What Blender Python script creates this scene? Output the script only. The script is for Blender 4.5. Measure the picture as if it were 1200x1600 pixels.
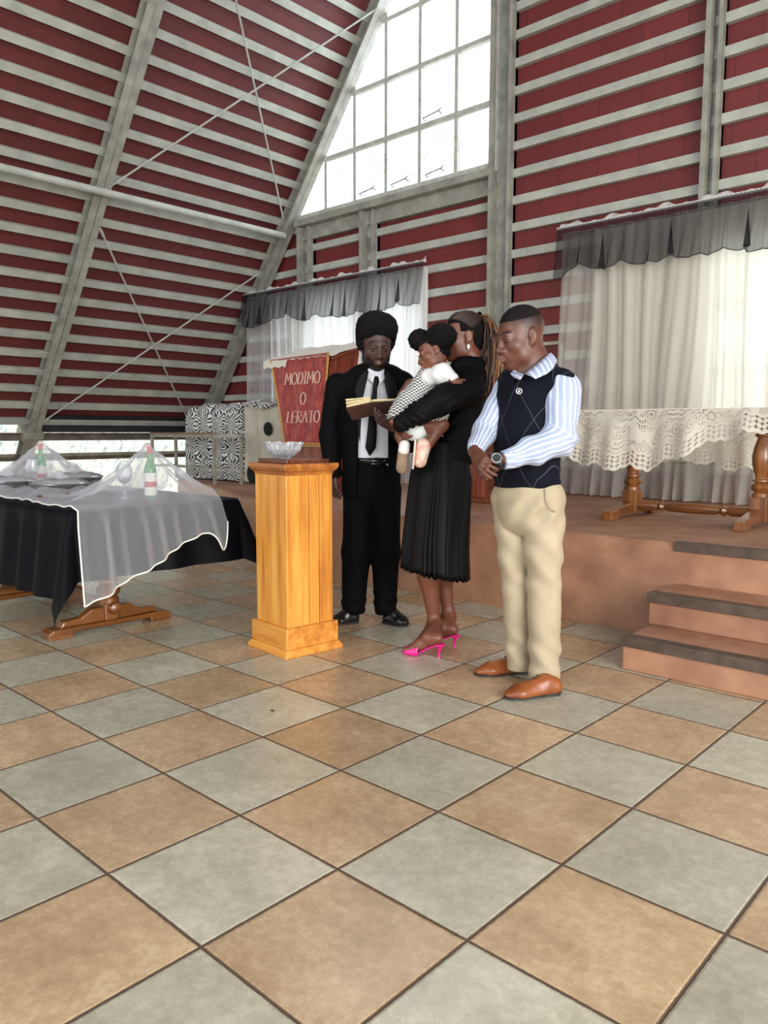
import bpy, bmesh, math, random
import numpy as np
from mathutils import Vector, Matrix, Euler
random.seed(4)
for o in list(bpy.data.objects): bpy.data.objects.remove(o)
SC = bpy.context.scene
COL = SC.collection
PI = math.pi

# ------------------------------------------------------------------ camera
CAM_H = 1.16727; YAW = .744169539; PITCH = -.104026891; ROLL = .00277439671; FPX = 1209.4
_d = np.array([-math.sin(YAW)*math.cos(PITCH), math.cos(YAW)*math.cos(PITCH), math.sin(PITCH)])
_r = np.array([math.cos(YAW), math.sin(YAW), 0.]); _u = np.cross(_r, _d)
_c, _s = math.cos(ROLL), math.sin(ROLL); _r, _u = _c*_r+_s*_u, -_s*_r+_c*_u
CAMP = np.array([0, 0, CAM_H])
cam_data = bpy.data.cameras.new('camera'); cam = bpy.data.objects.new('camera', cam_data); COL.objects.link(cam)
cam.matrix_world = Matrix(((_r[0], _u[0], -_d[0], 0), (_r[1], _u[1], -_d[1], 0), (_r[2], _u[2], -_d[2], CAM_H), (0, 0, 0, 1)))
cam_data.sensor_fit = 'VERTICAL'; cam_data.sensor_height = 36; cam_data.lens = FPX*36/1600
cam_data.clip_end = 200
SC.camera = cam

# ------------------------------------------------------------------ light and exposure
w = bpy.data.worlds.new('sky'); SC.world = w; w.use_nodes = True
nt = w.node_tree; bgn = nt.nodes['Background']
bgn.inputs[0].default_value = (.88, .94, 1.0, 1); bgn.inputs[1].default_value = 2.3

def area(name, loc, target, sx, sy, power, color):
    l = bpy.data.lights.new(name, 'AREA'); l.shape = 'RECTANGLE'; l.size = sx; l.size_y = sy; l.energy = power; l.color = color
    o = bpy.data.objects.new(name, l); COL.objects.link(o); o.location = loc
    o.rotation_euler = (Vector(target)-Vector(loc)).to_track_quat('-Z', 'Y').to_euler()
    return o
area('daylight_side_doors', (4.2, .2, 2.0), (-2.2, 2.2, .4), 4.0, 3.2, 480, (1, .95, .87))
area('daylight_front_gable', (-2.5, -6.5, 4.0), (-5, 5, 2.2), 9, 6, 60, (.93, .96, 1))
area('daylight_left_window', (-6.95, 7.75, 2.0), (-6.95, 5, 1.9), 2.3, 1.7, 34, (.92, .96, 1))
area('daylight_right_window', (-1.6, 7.75, 2.0), (-1.7, 5, 1.9), 2.0, 1.7, 42, (.84, .90, 1))
area('daylight_gable_window', (-6.0, 7.9, 5.4), (-5.0, 2.5, 0), 2.6, 2.6, 200, (.80, .88, 1))
sun = bpy.data.lights.new('sun', 'SUN'); sun.energy = 2.6; sun.angle = .01; sun.color = (1, .95, .86)
so = bpy.data.objects.new('sun', sun); COL.objects.link(so)
so.rotation_euler = Vector((.80, .18, -.57)).to_track_quat('-Z', 'Y').to_euler()
SC.view_settings.view_transform = 'Standard'; SC.view_settings.look = 'None'
SC.view_settings.gamma = 1; SC.view_settings.use_curve_mapping = False
SC.view_settings.exposure = 0.1

# ------------------------------------------------------------------ helpers: materials
def lin(c):
    c = c/255.
    return c/12.92 if c <= .04045 else ((c+.055)/1.055)**2.4
def RGB(r, g, b): return (lin(r), lin(g), lin(b), 1)
def nm(name):
    m = bpy.data.materials.new(name); m.use_nodes = True
    t = m.node_tree; b = t.nodes['Principled BSDF']
    return m, t, b, t.nodes.new, t.links.new
def math_node(t, op, a, b=None, c=None):
    n = t.nodes.new('ShaderNodeMath'); n.operation = op
    for i, v in enumerate((a, b, c)):
        if v is None: continue
        if isinstance(v, (int, float)): n.inputs[i].default_value = v
        else: t.links.new(v, n.inputs[i])
    return n.outputs[0]
def mixc(t, f, a, b, mode='MIX'):
    n = t.nodes.new('ShaderNodeMix'); n.data_type = 'RGBA'; n.blend_type = mode
    for i, v in ((0, f), (6, a), (7, b)):
        if isinstance(v, (int, float)): n.inputs[i].default_value = v
        elif isinstance(v, tuple): n.inputs[i].default_value = v
        else: t.links.new(v, n.inputs[i])
    return n.outputs[2]
def coords(t, scale=(1, 1, 1), rot=(0, 0, 0)):
    tc = t.nodes.new('ShaderNodeTexCoord'); mp = t.nodes.new('ShaderNodeMapping')
    mp.inputs['Scale'].default_value = scale; mp.inputs['Rotation'].default_value = rot
    t.links.new(tc.outputs['Object'], mp.inputs[0]); return mp.outputs[0]
def noise(t, vec, scale, detail=4, rough=.55, out=0):
    n = t.nodes.new('ShaderNodeTexNoise'); n.inputs['Scale'].default_value = scale
    n.inputs['Detail'].default_value = detail; n.inputs['Roughness'].default_value = rough
    t.links.new(vec, n.inputs['Vector']); return n.outputs[out]
def ramp(t, f, stops):
    n = t.nodes.new('ShaderNodeValToRGB'); e = n.color_ramp.elements
    while len(e) < len(stops): e.new(.5)
    for el, (p, c) in zip(e, stops): el.position = p; el.color = c
    t.links.new(f, n.inputs[0]); return n.outputs[0]
def bump(t, b, h, strength=.3, dist=.01):
    n = t.nodes.new('ShaderNodeBump'); n.inputs['Strength'].default_value = strength; n.inputs['Distance'].default_value = dist
    t.links.new(h, n.inputs['Height']); t.links.new(n.outputs[0], b.inputs['Normal'])
def mottled(name, c1, c2, scale=8, rough=.6, stretch=(1, 1, 1), bs=.15, metal=0, spec=.5, sheen=0, detail=5):
    m, t, b, N, L = nm(name)
    v = coords(t, stretch); f = noise(t, v, scale, detail)
    L(ramp(t, f, [(.3, c1), (.7, c2)]), b.inputs['Base Color'])
    b.inputs['Roughness'].default_value = rough; b.inputs['Metallic'].default_value = metal
    b.inputs['Specular IOR Level'].default_value = spec
    b.inputs['Sheen Weight'].default_value = sheen
    if bs: bump(t, b, f, bs)
    return m
def wood(name, c1, c2, c3, axis='z', scale=1., rough=.35, coat=.2):
    m, t, b, N, L = nm(name)
    st = {'x': (1.2, 14, 14), 'y': (14, 1.2, 14), 'z': (14, 14, 1.2)}[axis]
    v = coords(t, tuple(q*scale for q in st))
    f = noise(t, v, 1.4, 6, .6)
    v2 = coords(t, tuple(q*scale*5 for q in st)); g = noise(t, v2, 2.0, 3)
    col = ramp(t, f, [(.30, c1), (.5, c2), (.68, c3)])
    col = mixc(t, math_node(t, 'MULTIPLY', g, .35), col, c1)
    L(col, b.inputs['Base Color']); b.inputs['Roughness'].default_value = rough
    b.inputs['Coat Weight'].default_value = coat; b.inputs['Coat Roughness'].default_value = .2
    bump(t, b, g, .12, .004)
    return m
def sheer(name, col, opacity, fibre=900, rough=.8, trans=.5, extra=None):
    """thin woven cloth: threads and the gaps between them"""
    m, t, b, N, L = nm(name)
    t.nodes.remove(b); out = t.nodes['Material Output']
    d = N('ShaderNodeBsdfDiffuse'); d.inputs[0].default_value = col
    tl = N('ShaderNodeBsdfTranslucent'); tl.inputs[0].default_value = col
    mx = N('ShaderNodeMixShader'); mx.inputs[0].default_value = trans; L(d.outputs[0], mx.inputs[1]); L(tl.outputs[0], mx.inputs[2])
    tr = N('ShaderNodeBsdfTransparent')
    m2 = N('ShaderNodeMixShader')
    lw = N('ShaderNodeLayerWeight'); lw.inputs[0].default_value = .35
    f = math_node(t, 'MULTIPLY_ADD', lw.outputs['Facing'], (1-opacity)*.8, opacity)
    if extra: f = extra(t, f)
    L(f, m2.inputs[0]); L(tr.outputs[0], m2.inputs[1]); L(mx.outputs[0], m2.inputs[2]); L(m2.outputs[0], out.inputs[0])
    return m

# ------------------------------------------------------------------ helpers: meshes and objects
class MB:
    def __init__(s): s.v = []; s.f = []
    def add(s, vs, fs):
        k = len(s.v); s.v += [tuple(map(float, p)) for p in vs]; s.f += [tuple(i+k for i in q) for q in fs]; return s
    def box(s, x0, x1, y0, y1, z0, z1):
        vs = [(x, y, z) for z in (z0, z1) for y in (y0, y1) for x in (x0, x1)]
        return s.add(vs, [(0, 2, 3, 1), (4, 5, 7, 6), (0, 1, 5, 4), (2, 6, 7, 3), (0, 4, 6, 2), (1, 3, 7, 5)])
    def obox(s, o, ax, ay, az, x0, x1, y0, y1, z0, z1):
        o, ax, ay, az = map(np.array, (o, ax, ay, az))
        vs = [o+ax*x+ay*y+az*z for z in (z0, z1) for y in (y0, y1) for x in (x0, x1)]
        return s.add(vs, [(0, 2, 3, 1), (4, 5, 7, 6), (0, 1, 5, 4), (2, 6, 7, 3), (0, 4, 6, 2), (1, 3, 7, 5)])
    def prism(s, poly, axis, a0, a1):
        """poly in the two other axes (cyclic order), extruded along axis"""
        def P(p, a): return {'x': (a, p[0], p[1]), 'y': (p[0], a, p[1]), 'z': (p[0], p[1], a)}[axis]
        n = len(poly); vs = [P(p, a0) for p in poly]+[P(p, a1) for p in poly]
        return s.add(vs, [tuple(range(n))[::-1], tuple(range(n, 2*n))]+[(i, (i+1) % n, n+(i+1) % n, n+i) for i in range(n)])
    def tube(s, pts, r, seg=8, caps=True, closed=False):
        pts = [np.array(p, float) for p in pts]; n = len(pts)
        rs = r if isinstance(r, (list, tuple, np.ndarray)) else [r]*n
        vs = []; prev = None
        for i, p in enumerate(pts):
            if closed: t = pts[(i+1) % n]-pts[i-1]
            else: t = pts[min(i+1, n-1)]-pts[max(i-1, 0)]
            t = t/(np.linalg.norm(t)+1e-12)
            if prev is None:
                a = np.array([0, 0, 1.]) if abs(t[2]) < .9 else np.array([1., 0, 0])
            else: a = prev
            u = a-t*np.dot(a, t); u /= np.linalg.norm(u)+1e-12; v = np.cross(t, u); prev = u
            for k in range(seg):
                an = 2*PI*k/seg; vs.append(p+rs[i]*(math.cos(an)*u+math.sin(an)*v))
        fs = []
        m = n if closed else n-1
        for i in range(m):
            j = (i+1) % n
            for k in range(seg): fs.append((i*seg+k, i*seg+(k+1) % seg, j*seg+(k+1) % seg, j*seg+k))
        if caps and not closed: fs += [tuple(range(seg))[::-1], tuple(range((n-1)*seg, n*seg))]
        return s.add(vs, fs)
    def lathe(s, prof, c=(0, 0, 0), seg=28, ax=(0, 0, 1)):
        """prof: list of (radius, height) around ax"""
        ax = np.array(ax, float); ax /= np.linalg.norm(ax)
        a = np.array([1., 0, 0]) if abs(ax[0]) < .9 else np.array([0, 1., 0])
        u = a-ax*np.dot(a, ax); u /= np.linalg.norm(u); v = np.cross(ax, u); c = np.array(c, float)
        vs = [c+ax*h+r*(math.cos(2*PI*k/seg)*u+math.sin(2*PI*k/seg)*v) for r, h in prof for k in range(seg)]
        n = len(prof); fs = [(i*seg+k, i*seg+(k+1) % seg, (i+1)*seg+(k+1) % seg, (i+1)*seg+k) for i in range(n-1) for k in range(seg)]
        fs += [tuple(range(seg))[::-1], tuple(range((n-1)*seg, n*seg))]
        return s.add(vs, fs)
    def grid(s, nu, nv, fn):
        vs = [fn(i/(nu-1), j/(nv-1)) for i in range(nu) for j in range(nv)]
        return s.add(vs, [(i*nv+j, (i+1)*nv+j, (i+1)*nv+j+1, i*nv+j+1) for i in range(nu-1) for j in range(nv-1)])

WM = {}
def mat4(o): return WM.get(o.name, Matrix.Identity(4))
def props(o, label=None, cat=None, group=None, kind=None):
    if label: o['label'] = label
    if cat: o['category'] = cat
    if group: o['group'] = group
    if kind: o['kind'] = kind
    return o
def thing(name, loc, label, cat, group=None, rz=0, kind=None):
    o = bpy.data.objects.new(name, None); COL.objects.link(o); o.location = loc; o.rotation_euler = (0, 0, rz)
    o.empty_display_size = .1
    WM[o.name] = Matrix.LocRotScale(Vector(loc), Euler((0, 0, rz)), None)
    return props(o, label, cat, group, kind)
def finish(me, name, m, parent, smooth, bevel, local):
    o = bpy.data.objects.new(name, me); COL.objects.link(o)
    if m is not None:
        for q in (m if isinstance(m, (list, tuple)) else [m]): me.materials.append(q)
    if parent is not None:
        o.parent = parent; M = mat4(parent); WM[o.name] = M
        if not local: me.transform(M.inverted())
    if smooth == True:
        me.polygons.foreach_set('use_smooth', [True]*len(me.polygons))
    elif smooth:
        me.polygons.foreach_set('use_smooth', [True]*len(me.polygons))
        try: me.set_sharp_from_angle(angle=smooth)
        except Exception: pass
    if bevel:
        b = o.modifiers.new('bevel', 'BEVEL'); b.width = bevel; b.segments = 2; b.limit_method = 'ANGLE'; b.angle_limit = .6
    me.update()
    return o
def obj(name, mb, m, parent=None, smooth=False, bevel=0, local=False, thick=0):
    me = bpy.data.meshes.new(name); me.from_pydata(mb.v, [], mb.f)
    bm = bmesh.new(); bm.from_mesh(me); bmesh.ops.recalc_face_normals(bm, faces=bm.faces); bm.to_mesh(me); bm.free()
    o = finish(me, name, m, parent, smooth, bevel, local)
    if thick:
        s = o.modifiers.new('solidify', 'SOLIDIFY'); s.thickness = thick; s.offset = 0
    return o
def struct(name, mb, m, **k):
    o = obj(name, mb, m, **k); o['kind'] = 'structure'; return o
# ------------------------------------------------------------------ materials
STEEL = mottled('galvanised_paint', RGB(150, 152, 143), RGB(178, 179, 168), 5, .6, (1, 1, 1), .04)
STEEL_D = mottled('weathered_paint', RGB(122, 121, 112), RGB(158, 156, 144), 6, .55, (1, 1, 1), .08)
def red_sheet(name, c1, c2, ax, w, h, ox, oz):
    """dark red sheeting; seams staggered per row. ax = horizontal axis ('x' or 'y')"""
    m, t, b, N, L = nm(name)
    tc = N('ShaderNodeTexCoord'); sp = N('ShaderNodeSeparateXYZ'); L(tc.outputs['Object'], sp.inputs[0])
    cb = N('ShaderNodeCombineXYZ')
    L(sp.outputs[0 if ax == 'x' else 1], cb.inputs[0])
    L(math_node(t, 'ADD', sp.outputs[2], oz), cb.inputs[1])
    br = N('ShaderNodeTexBrick'); L(cb.outputs[0], br.inputs['Vector'])
    br.inputs['Scale'].default_value = 1; br.inputs['Brick Width'].default_value = w; br.inputs['Row Height'].default_value = h
    br.inputs['Mortar Size'].default_value = .0035; br.inputs['Mortar Smooth'].default_value = .1
    br.inputs['Color1'].default_value = c1; br.inputs['Color2'].default_value = c2; br.inputs['Mortar'].default_value = RGB(38, 14, 14)
    f = noise(t, coords(t, (1, 1, 1)), 3.5, 5)
    L(mixc(t, .35, br.outputs[0], ramp(t, f, [(.3, c1), (.75, c2)])), b.inputs['Base Color'])
    b.inputs['Roughness'].default_value = .62
    return m
RED_WALL = red_sheet('red_wall_sheet', RGB(98, 30, 31), RGB(112, 38, 36), 'x', .42, .273, 0, 0)
RED_ROOF = red_sheet('red_roof_sheet', RGB(84, 28, 29), RGB(98, 36, 35), 'y', .48, .2048, 0, 0)

def floor_tiles():
    m, t, b, N, L = nm('checkered_stone_tiles')
    tc = N('ShaderNodeTexCoord'); sp = N('ShaderNodeSeparateXYZ'); L(tc.outputs['Object'], sp.inputs[0])
    u = math_node(t, 'ADD', math_node(t, 'DIVIDE', sp.outputs[0], .43), 102.302)
    v = math_node(t, 'ADD', math_node(t, 'DIVIDE', sp.outputs[1], .43), 96.833)
    # u offset 100 (even), v offset 100 (even): -3.167 + 100
    par = math_node(t, 'MODULO', math_node(t, 'ADD', math_node(t, 'FLOOR', u), math_node(t, 'FLOOR', v)), 2)
    par = math_node(t, 'GREATER_THAN', par, .5)
    def edge(q):
        f = math_node(t, 'FRACT', q); return math_node(t, 'MINIMUM', f, math_node(t, 'SUBTRACT', 1, f))
    wob = math_node(t, 'MULTIPLY', math_node(t, 'SUBTRACT', noise(t, coords(t), 60, 2), .5), .008)
    e = math_node(t, 'ADD', math_node(t, 'MINIMUM', edge(u), edge(v)), wob)
    gr = math_node(t, 'LESS_THAN', e, .0105)
    idv = N('ShaderNodeCombineXYZ'); L(math_node(t, 'FLOOR', u), idv.inputs[0]); L(math_node(t, 'FLOOR', v), idv.inputs[1])
    wn = N('ShaderNodeTexWhiteNoise'); L(idv.outputs[0], wn.inputs['Vector'])
    c = coords(t); off = N('ShaderNodeVectorMath'); off.operation = 'ADD'; L(c, off.inputs[0])
    sc = N('ShaderNodeVectorMath'); sc.operation = 'SCALE'; L(wn.outputs['Color'], sc.inputs[0]); sc.inputs['Scale'].default_value = 7; L(sc.outputs[0], off.inputs[1])
    n1 = noise(t, off.outputs[0], 4, 8, .7); n2 = noise(t, off.outputs[0], 28, 8, .8)
    nn = math_node(t, 'ADD', math_node(t, 'MULTIPLY', n1, .5), math_node(t, 'MULTIPLY', n2, .5))
    tan = ramp(t, nn, [(.32, RGB(144, 119, 90)), (.5, RGB(176, 150, 117)), (.68, RGB(206, 184, 149))])
    gry = ramp(t, nn, [(.32, RGB(148, 144, 123)), (.5, RGB(175, 171, 150)), (.68, RGB(202, 199, 178))])
    col = mixc(t, par, tan, gry)
    hs = N('ShaderNodeHueSaturation'); L(col, hs.inputs['Color'])
    L(math_node(t, 'MULTIPLY_ADD', wn.outputs['Value'], .22, .90), hs.inputs['Value'])
    col = mixc(t, gr, hs.outputs[0], RGB(88, 72, 56))
    L(col, b.inputs['Base Color'])
    L(math_node(t, 'MULTIPLY_ADD', gr, .35, math_node(t, 'MULTIPLY_ADD', n2, .26, .14)), b.inputs['Roughness'])
    h = math_node(t, 'ADD', math_node(t, 'MULTIPLY', math_node(t, 'MINIMUM', math_node(t, 'MULTIPLY', e, 45), 1), 1), math_node(t, 'MULTIPLY', nn, .55))
    bump(t, b, h, .55, .004)
    b.inputs['Specular IOR Level'].default_value = .5
    return m
FLOOR = floor_tiles()
STAGE_M = mottled('terracotta_screed', RGB(136, 94, 72), RGB(176, 130, 100), 4.5, .55, (1, 1, 1), .12, detail=8)
NOSE_M = mottled('brown_nosing', RGB(62, 50, 42), RGB(92, 76, 64), 14, .45)
DARK = mottled('dark_void_sheet', RGB(22, 24, 26), RGB(34, 36, 36), 5, .7)

# ------------------------------------------------------------------ roof geometry
Bx, Bz, SL = -9.79, 1.712, 1.30207
E_ = np.array([.60912, 0, .79310]); N_ = np.array([.79310, 0, -.60912]); Yv = np.array([0, 1., 0])
B0 = np.array([Bx, 0, Bz])
def RP(s, y, off=0): return B0+E_*s+N_*off+Yv*y
# floor
struct('floor', MB().box(-13.2, 7, -8, 9, -.12, 0), FLOOR)
# outside ground strip
struct('trim_1', MB().box(-30, -13.2, -12, 14, -.16, -.04).box(-13.2, 7, 9, 16, -.16, -.04), mottled('outside_ground', RGB(170, 160, 130), RGB(200, 190, 160), 2, .9))
# roof slopes
S_TOP = 16.0
mb = MB().obox(B0, E_, Yv, N_, -.70, S_TOP, -6.5, 7.14, -.21, -.185)
struct('ceiling', mb, RED_ROOF)
# unseen mirrored slope, added to block overhead sky; cut short for side light
rx = RP(S_TOP, 0)[0]
E2 = E_*np.array([-1, 1, 1]); N2 = N_*np.array([-1, 1, 1]); ridge = RP(S_TOP, 0)
mb = MB().obox(ridge, E2, Yv, N2, -9.5, 0, -6.5, 7.14, -.21, -.185)
struct('unseen_slope_right', mb, RED_ROOF)
# purlins
k = 0
tn = 2
PUR = []
for i in range(-2, 34):
    s = -.40+.2583*(i+0)
    if s < -.70: continue
    y0 = -2.0 if i < 20 else 0.5
    o = struct('trim_%d' % tn, MB().obox(B0, E_, Yv, N_, s-.043, s+.043, y0, 7.12, -.185, -.13), STEEL, bevel=.004); tn += 1
# back wall (holes for the gable window and the two curtained windows)
WY = 7.15
SILL = 3.93; POSTX = -4.84
def roofx(z): return Bx+(z-Bz)/SL-.24
wall = MB()
def wquad(x0, x1, z0, z1): wall.box(x0, x1, WY, WY+.03, z0, z1)
WL = (-8.30, -5.92, 1.0, 2.9); WR = (-2.62, -.6, 1.15, 2.85)
def under(z0, z1, x1):
    wall.prism([(roofx(z0), z0), (x1, z0), (x1, z1), (roofx(z1), z1)], 'y', WY, WY+.03)
under(0, WL[2], POSTX); under(WL[2], WL[3], WL[0]); wquad(WL[1], POSTX, WL[2], WL[3]); under(WL[3], SILL, POSTX)
wquad(POSTX, 6, 0, WR[2]); wquad(POSTX, WR[0], WR[2], WR[3]); wquad(WR[1], 6, WR[2], WR[3]); wquad(POSTX, 6, WR[3], 11.5)
struct('wall_back', wall, RED_WALL)
# wall battens
for i in range(-1, 30):
    z = .84+.2735*i
    if z < .6: continue
    segs = []
    xl = roofx(z)+.18
    if z < SILL-.08:
        if WL[2]-.04 < z < WL[3]+.04: segs += [(xl, WL[0]), (WL[1], POSTX-.06)]
        else: segs += [(xl, POSTX-.06)]
    if WR[2]-.04 < z < WR[3]+.04: segs += [(POSTX+.08, WR[0])]
    else: segs += [(POSTX+.08, .6)]
    mb = MB()
    for a, b_ in segs: mb.box(a, b_, WY-.06, WY+.002, z-.043, z+.043)
    struct('trim_%d' % tn, mb, STEEL, bevel=.004); tn += 1

# ---- gable window
glass_m, t, b, N, L = nm('dusty_window_glass')
t.nodes.remove(b)
tr = N('ShaderNodeBsdfTransparent'); tr.inputs[0].default_value = (.96, .98, .98, 1)
gl = N('ShaderNodeBsdfGlossy'); gl.inputs[1].default_value = .05
mx = N('ShaderNodeMixShader'); mx.inputs[0].default_value = .05; L(tr.outputs[0], mx.inputs[1]); L(gl.outputs[0], mx.inputs[2])
L(mx.outputs[0], t.nodes['Material Output'].inputs[0])
win = thing('window_1', (-6.2, 7.1, SILL), 'tall sloping gable window with many small panes above the grey sill beam', 'window', kind='structure')
fr = MB(); ztop = 9.0
for k in range(0, 7):
    x = -4.91-.5205*k
    zt = min(ztop, Bz+(x-Bx)*SL-.02)
    if k == 0: fr.box(x-.035, x+.015, 7.04, 7.10, SILL, ztop)
    else: fr.box(x-.022, x+.022, 7.04, 7.09, SILL, zt)
for k in range(0, 8):
    z = SILL+.66*k+(.02 if k else 0)
    x0 = Bx+(z-Bz)/SL+.02
    fr.box(x0, -4.9, 7.035, 7.085, z-.024, z+(.07 if k == 0 else .024))
obj('window_frame', fr, mottled('window_frame_paint', RGB(158, 158, 148), RGB(190, 190, 180), 12, .5), win)
obj('pane', MB().prism([(roofx(SILL)+.25, SILL), (-4.9, SILL), (-4.9, ztop), (roofx(ztop)+.25, ztop)], 'y', 7.062, 7.066), glass_m, win)
IRON = mottled('dark_iron', RGB(50, 46, 42), RGB(70, 64, 58), 20, .5, metal=.6)
for (x, z) in ((-6.72, SILL+.09), (-6.2, SILL+.09), (-5.68, SILL+.09), (-5.72, SILL+.71)):
    a = [(x-.13, 7.03, z), (x-.13, 6.98, z+.02), (x+.09, 6.98, z+.045), (x+.11, 7.0, z+.075)]
    obj('window_latch', MB().tube(a, .006, 6).tube([(x+.09, 6.98, z+.045), (x+.09, 7.04, z+.03)], .006, 6), IRON, win)
# curtained windows
for n_, (x0, x1, z0, z1) in ((2, WL), (3, WR)):
    wt = thing('window_%d' % n_, ((x0+x1)/2, WY, z0), 'window behind the %s curtain' % ('left' if n_ == 2 else 'right'), 'window', kind='structure')
    f_ = MB()
    for i in range(5):
        x = x0+(x1-x0)*i/4; f_.box(x-.02, x+.02, WY-.04, WY+.02, z0, z1)
    for i in range(4):
        z = z0+(z1-z0)*i/3; f_.box(x0, x1, WY-.04, WY+.02, z-.02, z+.02)
    obj('window_frame', f_, STEEL, wt)
    obj('pane', MB().box(x0, x1, WY-.006, WY-.002, z0, z1), glass_m, wt)

# ---- steel frame of the hall
def ibeam(mb, o, ax, dp, wd, L0, L1, W=.16, D=.2, tf=.012, tw=.012):
    """ax length dir, dp depth dir (towards room = +), wd width dir"""
    mb.obox(o, ax, wd, dp, L0, L1, -W/2, W/2, -tf, 0)
    mb.obox(o, ax, wd, dp, L0, L1, -W/2, W/2, -D, -D+tf)
    mb.obox(o, ax, wd, dp, L0, L1, -tw/2, tw/2, -D, 0)
    return mb
for y, lab in ((4.37, 'sloping steel roof rafter, the nearer one, crossing the red roof'),
               (6.98, 'sloping steel rafter against the back wall beside the gable window')):
    o = thing('roof_rafter', tuple(RP(-2.0, y)), lab, 'beam')
    obj('beam', ibeam(MB(), RP(0, y), E_, N_, Yv, -1.02 if y > 5 else -2.0, 13.5, .17, .15), STEEL_D, o)
    if y < 5: obj('foot_plate', MB().obox(RP(-.80, y), E_, N_, Yv, -.06, .06, -.2, .03, -.13, .13), STEEL_D, o)
    else: obj('foot_plate', MB().box(RP(-1, y)[0]-.2, RP(-1, y)[0]+.1, y-.1, y+.1, RP(-1, y)[2]-.04, RP(-1, y)[2]), STEEL_D, o)
def channel(mb, x, z0, z1, w=.10, d=.16):
    mb.box(x-w, x-w+.045, 6.98, 7.15, z0, z1); mb.box(x+w-.035, x+w, 7.02, 7.15, z0, z1); mb.box(x-w, x+w, 7.10, 7.15, z0, z1)
    return mb
for x, z0, z1, lab in ((-7.92, .9, 3.84, 'short steel post beside the rafter, left end of the window sill beam'),
                       (-6.76, .9, 3.84, 'short steel post under the middle of the gable window sill'),
                       (-4.83, .55, 9.5, 'tall steel wall post at the right edge of the gable window'),
                       (-2.66, .55, 9.5, 'tall steel wall post rising behind the right curtain')):
    obj_ = obj('wall_post', channel(MB(), x, z0, z1, .10 if x < -6 else (.12 if x < -4 else .065)), STEEL_D, bevel=.003)
    props(obj_, lab, 'post')
sb = MB().box(-8.05, -4.93, 6.96, 7.15, 3.845, 3.925).box(-8.0, -4.95, 7.07, 7.15, 3.68, 3.85)
props(obj('sill_beam', sb, STEEL_D, bevel=.003), 'horizontal steel channel beam carrying the gable window', 'beam')
# longitudinal tube strut and eave members
props(obj('roof_strut', MB().tube([RP(2.60, -2, .05), RP(2.60, 6.9, .05)], .042, 12), STEEL, smooth=.8), 'round steel tube running under the red roof between the rafters', 'pole')
RUSTY = mottled('rusty_beam_paint', RGB(80, 70, 62), RGB(120, 108, 96), 5, .6)
props(obj('eave_beam', MB().box(-10.42, -10.26, -3, 7.0, 1.03, 1.045).box(-10.42, -10.26, -3, 7.0, 1.12, 1.135).box(-10.36, -10.34, -3, 7.0, 1.03, 1.13), RUSTY), 'long rusty eave beam at the foot of the roof', 'beam')
props(obj('eave_board', MB().obox(B0, E_, Yv, N_, -.62, -.56, 4.5, 6.95, -.17, -.14).box(-10.40, -10.37, 4.45, 7.0, 1.14, 1.29), DARK), 'black sheet closing the gap above the eave beam', 'board')
props(obj('eave_rail', MB().obox(B0, E_, Yv, N_, -1.27, -1.20, -3, 7.05, -.15, -.08), RUSTY), 'thin weathered rail across the sunlit eave sheets', 'rail')
# sunlit translucent sheets below the roof edge
m, t, b, N, L = nm('translucent_eave_sheet')
t.nodes.remove(b)
tc = N('ShaderNodeTexCoord'); sp = N('ShaderNodeSeparateXYZ'); L(tc.outputs['Object'], sp.inputs[0])
st = math_node(t, 'FRACT', math_node(t, 'MULTIPLY', sp.outputs[1], 5.2))
f = noise(t, coords(t, (4, 9, 4)), 3.2, 8, .7)
cl = ramp(t, f, [(.36, RGB(104, 124, 116)), (.45, RGB(158, 168, 164)), (.54, RGB(196, 198, 184)), (.7, RGB(220, 208, 160))])
cl = mixc(t, math_node(t, 'MULTIPLY', math_node(t, 'GREATER_THAN', st, .74), .6), cl, RGB(228, 220, 184))
tl = N('ShaderNodeBsdfTranslucent'); L(cl, tl.inputs[0]); df = N('ShaderNodeBsdfDiffuse'); L(cl, df.inputs[0])
mx = N('ShaderNodeMixShader'); mx.inputs[0].default_value = .85; L(df.outputs[0], mx.inputs[1]); L(tl.outputs[0], mx.inputs[2])
tr = N('ShaderNodeBsdfTransparent'); m2 = N('ShaderNodeMixShader'); L(mx.outputs[0], m2.inputs[1]); L(tr.outputs[0], m2.inputs[2])
L(math_node(t, 'MULTIPLY', math_node(t, 'GREATER_THAN', f, .62), .10), m2.inputs[0])
L(m2.outputs[0], t.nodes['Material Output'].inputs[0])
EAVE = m
mb = MB(); n = 260
def cor(i, j):
    y = -6.0+13.1*i; s = -.64-1.58*j
    return RP(s, y, -.24+.018*math.cos(y*2*PI/.125))
mb.grid(420, 2, cor)
struct('wall_left', mb, EAVE, smooth=True)

# diagonal tie rods
def rod(a, b_, lab):
    a = RP(*a); b_ = RP(*b_)
    props(obj('tie_rod', MB().tube([a, b_], .011, 6).tube([a+(b_-a)*.02, a+(b_-a)*.05], .017, 6), STEEL, smooth=.8), lab, 'rod')
def sof(x): return (x-Bx)/E_[0]
rod((sof(-8.17), 4.45, -.02), (sof(-6.40), 7.05, -.02), 'diagonal steel rod rising rightward in the upper roof cross bracing')
rod((sof(-6.55), 4.80, -.03), (sof(-8.09), 6.84, -.03), 'steeply hanging steel rod in the upper roof cross bracing')
rod((sof(-8.44), 4.42, -.02), (sof(-10.15), 6.7, -.02), 'diagonal steel rod falling rightward in the lower roof cross bracing')
rod((sof(-10.18), 4.40, -.03), (sof(-8.59), 6.8, -.03), 'diagonal steel rod rising rightward in the lower roof cross bracing')

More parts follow.
